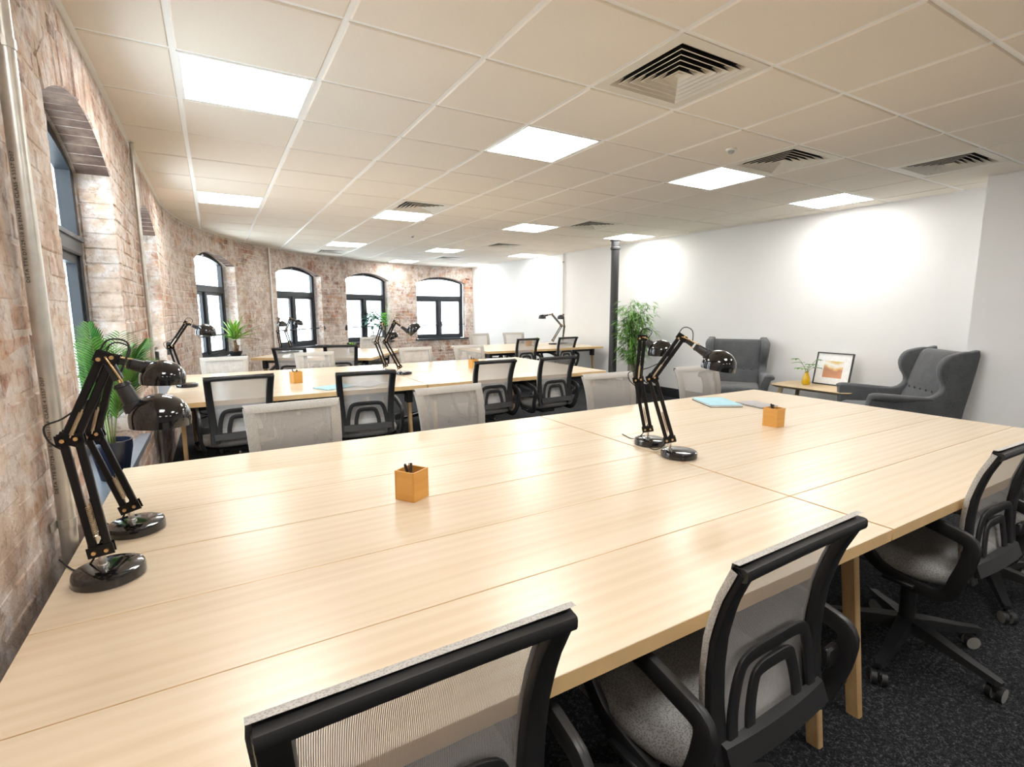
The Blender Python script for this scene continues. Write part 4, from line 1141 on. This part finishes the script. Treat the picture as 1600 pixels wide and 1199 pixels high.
pp = P(TH(70.4), 0.03, 0)
t = thing('potted_plant', 'bright light-green upright plant at the right of the fourth arched window sill', 'plant', (pp.x, pp.y, SILL+0.034))
pot(t, 0.045, 0.06, 0.12, M_pot_black)
bm = bmesh.new(); tube(bm, [(0, 0, 0.1), (0.01, 0, 0.3), (0, 0, 0.55)], 0.006, 6); obj('stem', bm, M_cane, t, smooth=True)
for k in range(18):
    az = k*2.4; z = 0.34+0.30*k/18
    bm = bmesh.new(); strip_leaf(bm, V((0, 0, z)), V((math.cos(az), math.sin(az), 0.5)), V((0, 0, 1)), 0.15, 0.11, 0.15, 0.1, 4); obj('leaf', bm, M_bright, t)
def small_plant(label, x, y, m):
    t = thing('potted_plant', label, 'plant', (x, y, DESK)); pot(t, 0.038, 0.05, 0.09, M_pot_white)
    for k in range(14):
        az = k*2.4; el = 1.3-0.9*k/14
        bm = bmesh.new(); d = V((math.cos(az)*math.cos(el), math.sin(az)*math.cos(el), math.sin(el))); strip_leaf(bm, V((0, 0, 0.08)), d, V((0, 0, 1)), 0.12, 0.028, 0.3, 0.15, 4); obj('leaf', bm, m, t)
small_plant('small green plant in white pot on the far white-wall desk', 5.00, 7.72, M_bright)
small_plant('small green plant in white pot at the middle of the skewed left desk', 1.80, 8.00, M_drac)
# tall bamboo
t = thing('potted_bamboo', 'tall leafy bamboo plant beside the black column against the white wall', 'plant', (5.60, 5.86, 0))
pot(t, 0.13, 0.16, 0.30, M_pot_black)
bmL = bmesh.new()
for k in range(12):
    az = k*2.4; r = 0.09*math.sqrt((k+0.5)/12); h = rp.uniform(1.22, 1.52); lx, ly = rp.uniform(-0.14, 0.14), rp.uniform(-0.14, 0.14)
    pts = [V((r*math.cos(az)+lx*u*u, r*math.sin(az)+ly*u*u, 0.25+(h-0.25)*u)) for u in (0, 0.2, 0.4, 0.6, 0.8, 1)]
    bm = bmesh.new(); tube(bm, pts, 0.008, 6, scales=[1, 0.95, 0.9, 0.75, 0.55, 0.3]); obj('cane', bm, M_cane if k % 3 else M_bark, t, smooth=True)
    for q_ in range(46):
        u = 0.26+0.74*(q_/46)**0.85; j = min(4, int(u*5)); p = pts[j].lerp(pts[j+1], u*5-j)
        a2 = rp.uniform(0, 2*PI); rr = rp.uniform(0.02, 0.20)*(1.1-0.35*abs(u-0.6)); tw = V((math.cos(a2), math.sin(a2), rp.uniform(0.1, 0.7)))
        e = p+tw*rr
        if e.x > 0.28 or e.y > 0.27: continue
        for m_ in range(4):
            a3 = a2+rp.uniform(-1.1, 1.1); d = V((math.cos(a3), math.sin(a3), rp.uniform(-0.5, 0.5)))
            strip_leaf(bmL, e, d, V((0, 0, 1)), rp.uniform(0.09, 0.15), 0.017, 0.35, 0.15, 3)
obj('foliage', bmL, M_bamboo, t, kind='stuff')

# ------------------------------------------------------------------ lounge corner
def armchair(label, x, y, rz):
    t = thing('wing_armchair', label, 'armchair', (x, y, 0), rz, 'charcoal wingback armchairs')
    bm = bmesh.new(); box(bm, (0, 0.02, 0.245), (0.60, 0.66, 0.13), bev=0.02, seg=2); obj('seat_frame', bm, M_felt, t, smooth=True, sharp=0.8)
    bm = bmesh.new(); box(bm, (0, 0.06, 0.38), (0.58, 0.64, 0.15), bev=0.04, seg=3); obj('seat_cushion', bm, M_felt, t, smooth=True)
    # reclined back cushion in two tufted panels
    bm = bmesh.new()
    rings = []
    for z, y0, th, w in ((0.40, -0.20, 0.16, 0.275), (0.46, -0.215, 0.18, 0.28), (0.56, -0.245, 0.175, 0.285), (0.615, -0.272, 0.150, 0.287), (0.635, -0.280, 0.145, 0.288), (0.66, -0.278, 0.165, 0.29), (0.76, -0.305, 0.17, 0.292), (0.88, -0.345, 0.165, 0.294), (0.96, -0.372, 0.145, 0.294), (0.995, -0.392, 0.10, 0.290), (1.005, -0.410, 0.05, 0.285)):
        r = []
        for k in range(11):
            u = 2*k/10-1; r.append(V((w*u, y0+th*0.28*(1-u*u*0.35), z)))
        for k in range(11):
            u = 1-2*k/10; r.append(V((w*u, y0-th*0.72, z)))
        rings.append(r)
    loft(bm, rings); bk = obj('back_cushion', bm, M_felt, t, smooth=True, sharp=1.2)
    for k in range(5):
        bm = bmesh.new(); lathe(bm, [(0.013, 0), (0.011, 0.006), (0.004, 0.009)], 10, T(-0.20+0.10*k, -0.228, 0.628) @ RX(-PI/2-0.3)); obj('tuft_button', bm, M_felt, bk, smooth=True)
    bm = bmesh.new(); A = [(-0.30, -0.40, 0.18), (0.30, -0.40, 0.18), (0.30, -0.52, 0.98), (-0.30, -0.52, 0.98)]
    prism(bm, [(-0.30, 0), (0.30, 0), (0.30, 1), (-0.30, 1)], 0, 0.05, lambda u, v, d: V((u, -0.36-0.105*v-d, 0.18+0.81*v))); obj('back_panel', bm, M_felt, t)
    for s in (-1, 1):
        out = smooth_pts([V((-0.505, 0.985, 0)), V((-0.44, 1.015, 0)), V((-0.34, 1.005, 0)), V((-0.235, 0.965, 0)), V((-0.185, 0.88, 0)), V((-0.195, 0.79, 0)), V((-0.235, 0.715, 0)), V((-0.235, 0.655, 0)), V((-0.16, 0.598, 0)), V((0.0, 0.590, 0)), V((0.20, 0.602, 0)), V((0.345, 0.612, 0)), V((0.385, 0.585, 0)), V((0.385, 0.40, 0)), V((0.372, 0.20, 0)), V((0.30, 0.18, 0)), V((-0.30, 0.18, 0)), V((-0.385, 0.20, 0)), V((-0.43, 0.5, 0))], 3, True)
        bm = bmesh.new()
        n = len(out); cen = V((-0.12, 0.52, 0))
        def lay(x, sh):
            r = []
            for p in out:
                c = p+(V((-0.30 if p.y > 0.62 else min(0.30, max(-0.30, p.x)), 0.80 if p.y > 0.68 else 0.42, 0))-p).normalized()*sh
                bulge = 0.045*max(0, min(1, (p.y-0.5)/0.12))*max(0, min(1, (p.x+0.2)/0.2)) if p.y < 0.66 else 0.03*max(0, (p.y-0.66)/0.35)*max(0, min(1, (p.x+0.45)/0.2))
                r.append(V((s*(x+bulge), c.x, c.y)))
            return r
        loft(bm, [lay(0.283, 0.018), lay(0.292, 0.004), lay(0.305, 0.0), lay(0.350, 0.0), lay(0.366, 0.004), lay(0.374, 0.018)])
        sp = obj('side_panel', bm, M_felt, t, smooth=True, sharp=0.9)
        bm = bmesh.new(); pts = smooth_pts([(s*0.355, -0.16, 0.572), (s*0.372, 0.0, 0.575), (s*0.385, 0.2, 0.582), (s*0.385, 0.34, 0.588), (s*0.385, 0.378, 0.570)], 4)
        sweep(bm, pts, [(a*1.0, b*0.62) for a, b in circ(0.058, 14)], up=V((0, 0, 1)), scales=[0.5+0.5*min(1, k/8) if k < len(pts)-3 else (1.0, 0.85, 0.45)[k-len(pts)+3] for k in range(len(pts))]); obj('armrest', bm, M_felt, t, smooth=True)
        for yy, sl in ((0.29, 0.02), (-0.30, -0.07)):
            bm = bmesh.new(); sweep(bm, [(s*0.26, yy, 0.185), (s*0.275, yy+sl, 0.0)], rrect(0.045, 0.045, 0.006, 1), up=V((0, 1, 0)), scales=[1, 0.62]); obj('leg', bm, M_bark, t)
    return t
ac = armchair('charcoal wingback armchair facing us against the white wall, left of the coffee table', 5.58, 4.04, hv(126)); ac.scale = (0.95, 0.95, 0.97)
ac = armchair('charcoal wingback armchair in the right corner, turned to the left', 5.58, 2.31, hv(48)); ac.scale = (0.93, 0.93, 0.97)

t = thing('coffee_table', 'low pale wooden coffee table with rounded corners by the white wall', 'table', (5.76, 3.12, 0), 0)
bm = bmesh.new(); zt = 0.505
def rr2(w, h, r): return [V((a, b, 0)) for a, b in rrect(w, h, r, 5)]
loft(bm, [[p+V((0, 0, z)) for p in rr2(w, h, r)] for w, h, r, z in ((0.44, 0.78, 0.06, zt-0.034), (0.52, 0.86, 0.09, zt-0.014), (0.54, 0.88, 0.10, zt-0.004), (0.535, 0.875, 0.10, zt))])
obj('tabletop', bm, M_table, t, smooth=True, sharp=0.5)
for sx in (-1, 1):
    for sy in (-1, 1):
        bm = bmesh.new(); tube(bm, [(sx*0.17, sy*0.32, zt-0.03), (sx*0.22, sy*0.38, 0.0)], 0.022, 12, scales=[1.15, 0.75]); obj('leg', bm, M_table, t, smooth=True, sharp=0.6)
t = thing('vase', 'small yellow vase holding a few green leaves on the coffee table', 'vase', (5.80, 3.28, 0.505))
bm = bmesh.new(); lathe(bm, [(0.034, 0), (0.040, 0.004), (0.043, 0.03), (0.040, 0.07), (0.028, 0.105), (0.020, 0.125), (0.019, 0.140), (0.022, 0.146), (0.017, 0.146), (0.015, 0.12), (0.003, 0.118)], 24); obj('body', bm, M_vase, t, smooth=True, sharp=1.0)
for k in range(7):
    az = k*0.9+0.4; bm = bmesh.new(); L = rp.uniform(0.07, 0.12)
    e = V((0.09*math.cos(az), 0.09*math.sin(az), 0.19+0.05*(k % 3)))
    tube(bm, smooth_pts([(0, 0, 0.13), e*0.5+V((0, 0, 0.085)), e], 3), 0.0022, 5); sm = obj('stem', bm, M_cane, t, smooth=True)
    bm = bmesh.new()
    for q_ in range(5):
        d = V((math.cos(az+(q_-2)*0.55), math.sin(az+(q_-2)*0.55), 0.15)); strip_leaf(bm, e, d, V((0, 0, 1)), L, 0.034, 0.25, 0.12, 4)
    obj('leaf', bm, M_palm, sm)
# framed print leaning on the wall
px_, py_ = 5.955, 3.105
t = thing('framed_print', 'small framed desert print with white mount leaning behind the coffee table vase', 'picture', (px_, py_, 0.507), math.atan2(1.0, 0.06)*0+hv(90))
t.rotation_euler = (hv(0), 0, hv(-92))
tilt = RX(-0.20)
fw, fh = 0.40, 0.37
bm = bmesh.new(); A = [(-fw/2, 0), (fw/2, 0), (fw/2, fh), (-fw/2, fh)]; B = [(-fw/2+0.012, 0.012), (fw/2-0.012, 0.012), (fw/2-0.012, fh-0.012), (-fw/2+0.012, fh-0.012)]
ring_prism(bm, A, B, 0, 0.02); bmesh.ops.transform(bm, matrix=tilt, verts=bm.verts[:]); obj('frame', bm, M_black_plastic, t)
bm = bmesh.new(); box(bm, (0, 0.012, fh/2), (fw-0.022, 0.006, fh-0.022), tilt); obj('mount', bm, M_paper, t)
bm = bmesh.new(); uvl = bm.loops.layers.uv.new('UVMap')
vs = [bm.verts.new(tilt @ V((x, 0.0085, z))) for x, z in ((-0.105, 0.085), (0.105, 0.085), (0.105, 0.275), (-0.105, 0.275))]
f = bm.faces.new(vs)
for l, uvc in zip(f.loops, ((0, 0), (1, 0), (1, 1), (0, 1))): l[uvl].uv = uvc
obj('print', bm, M_print, t)
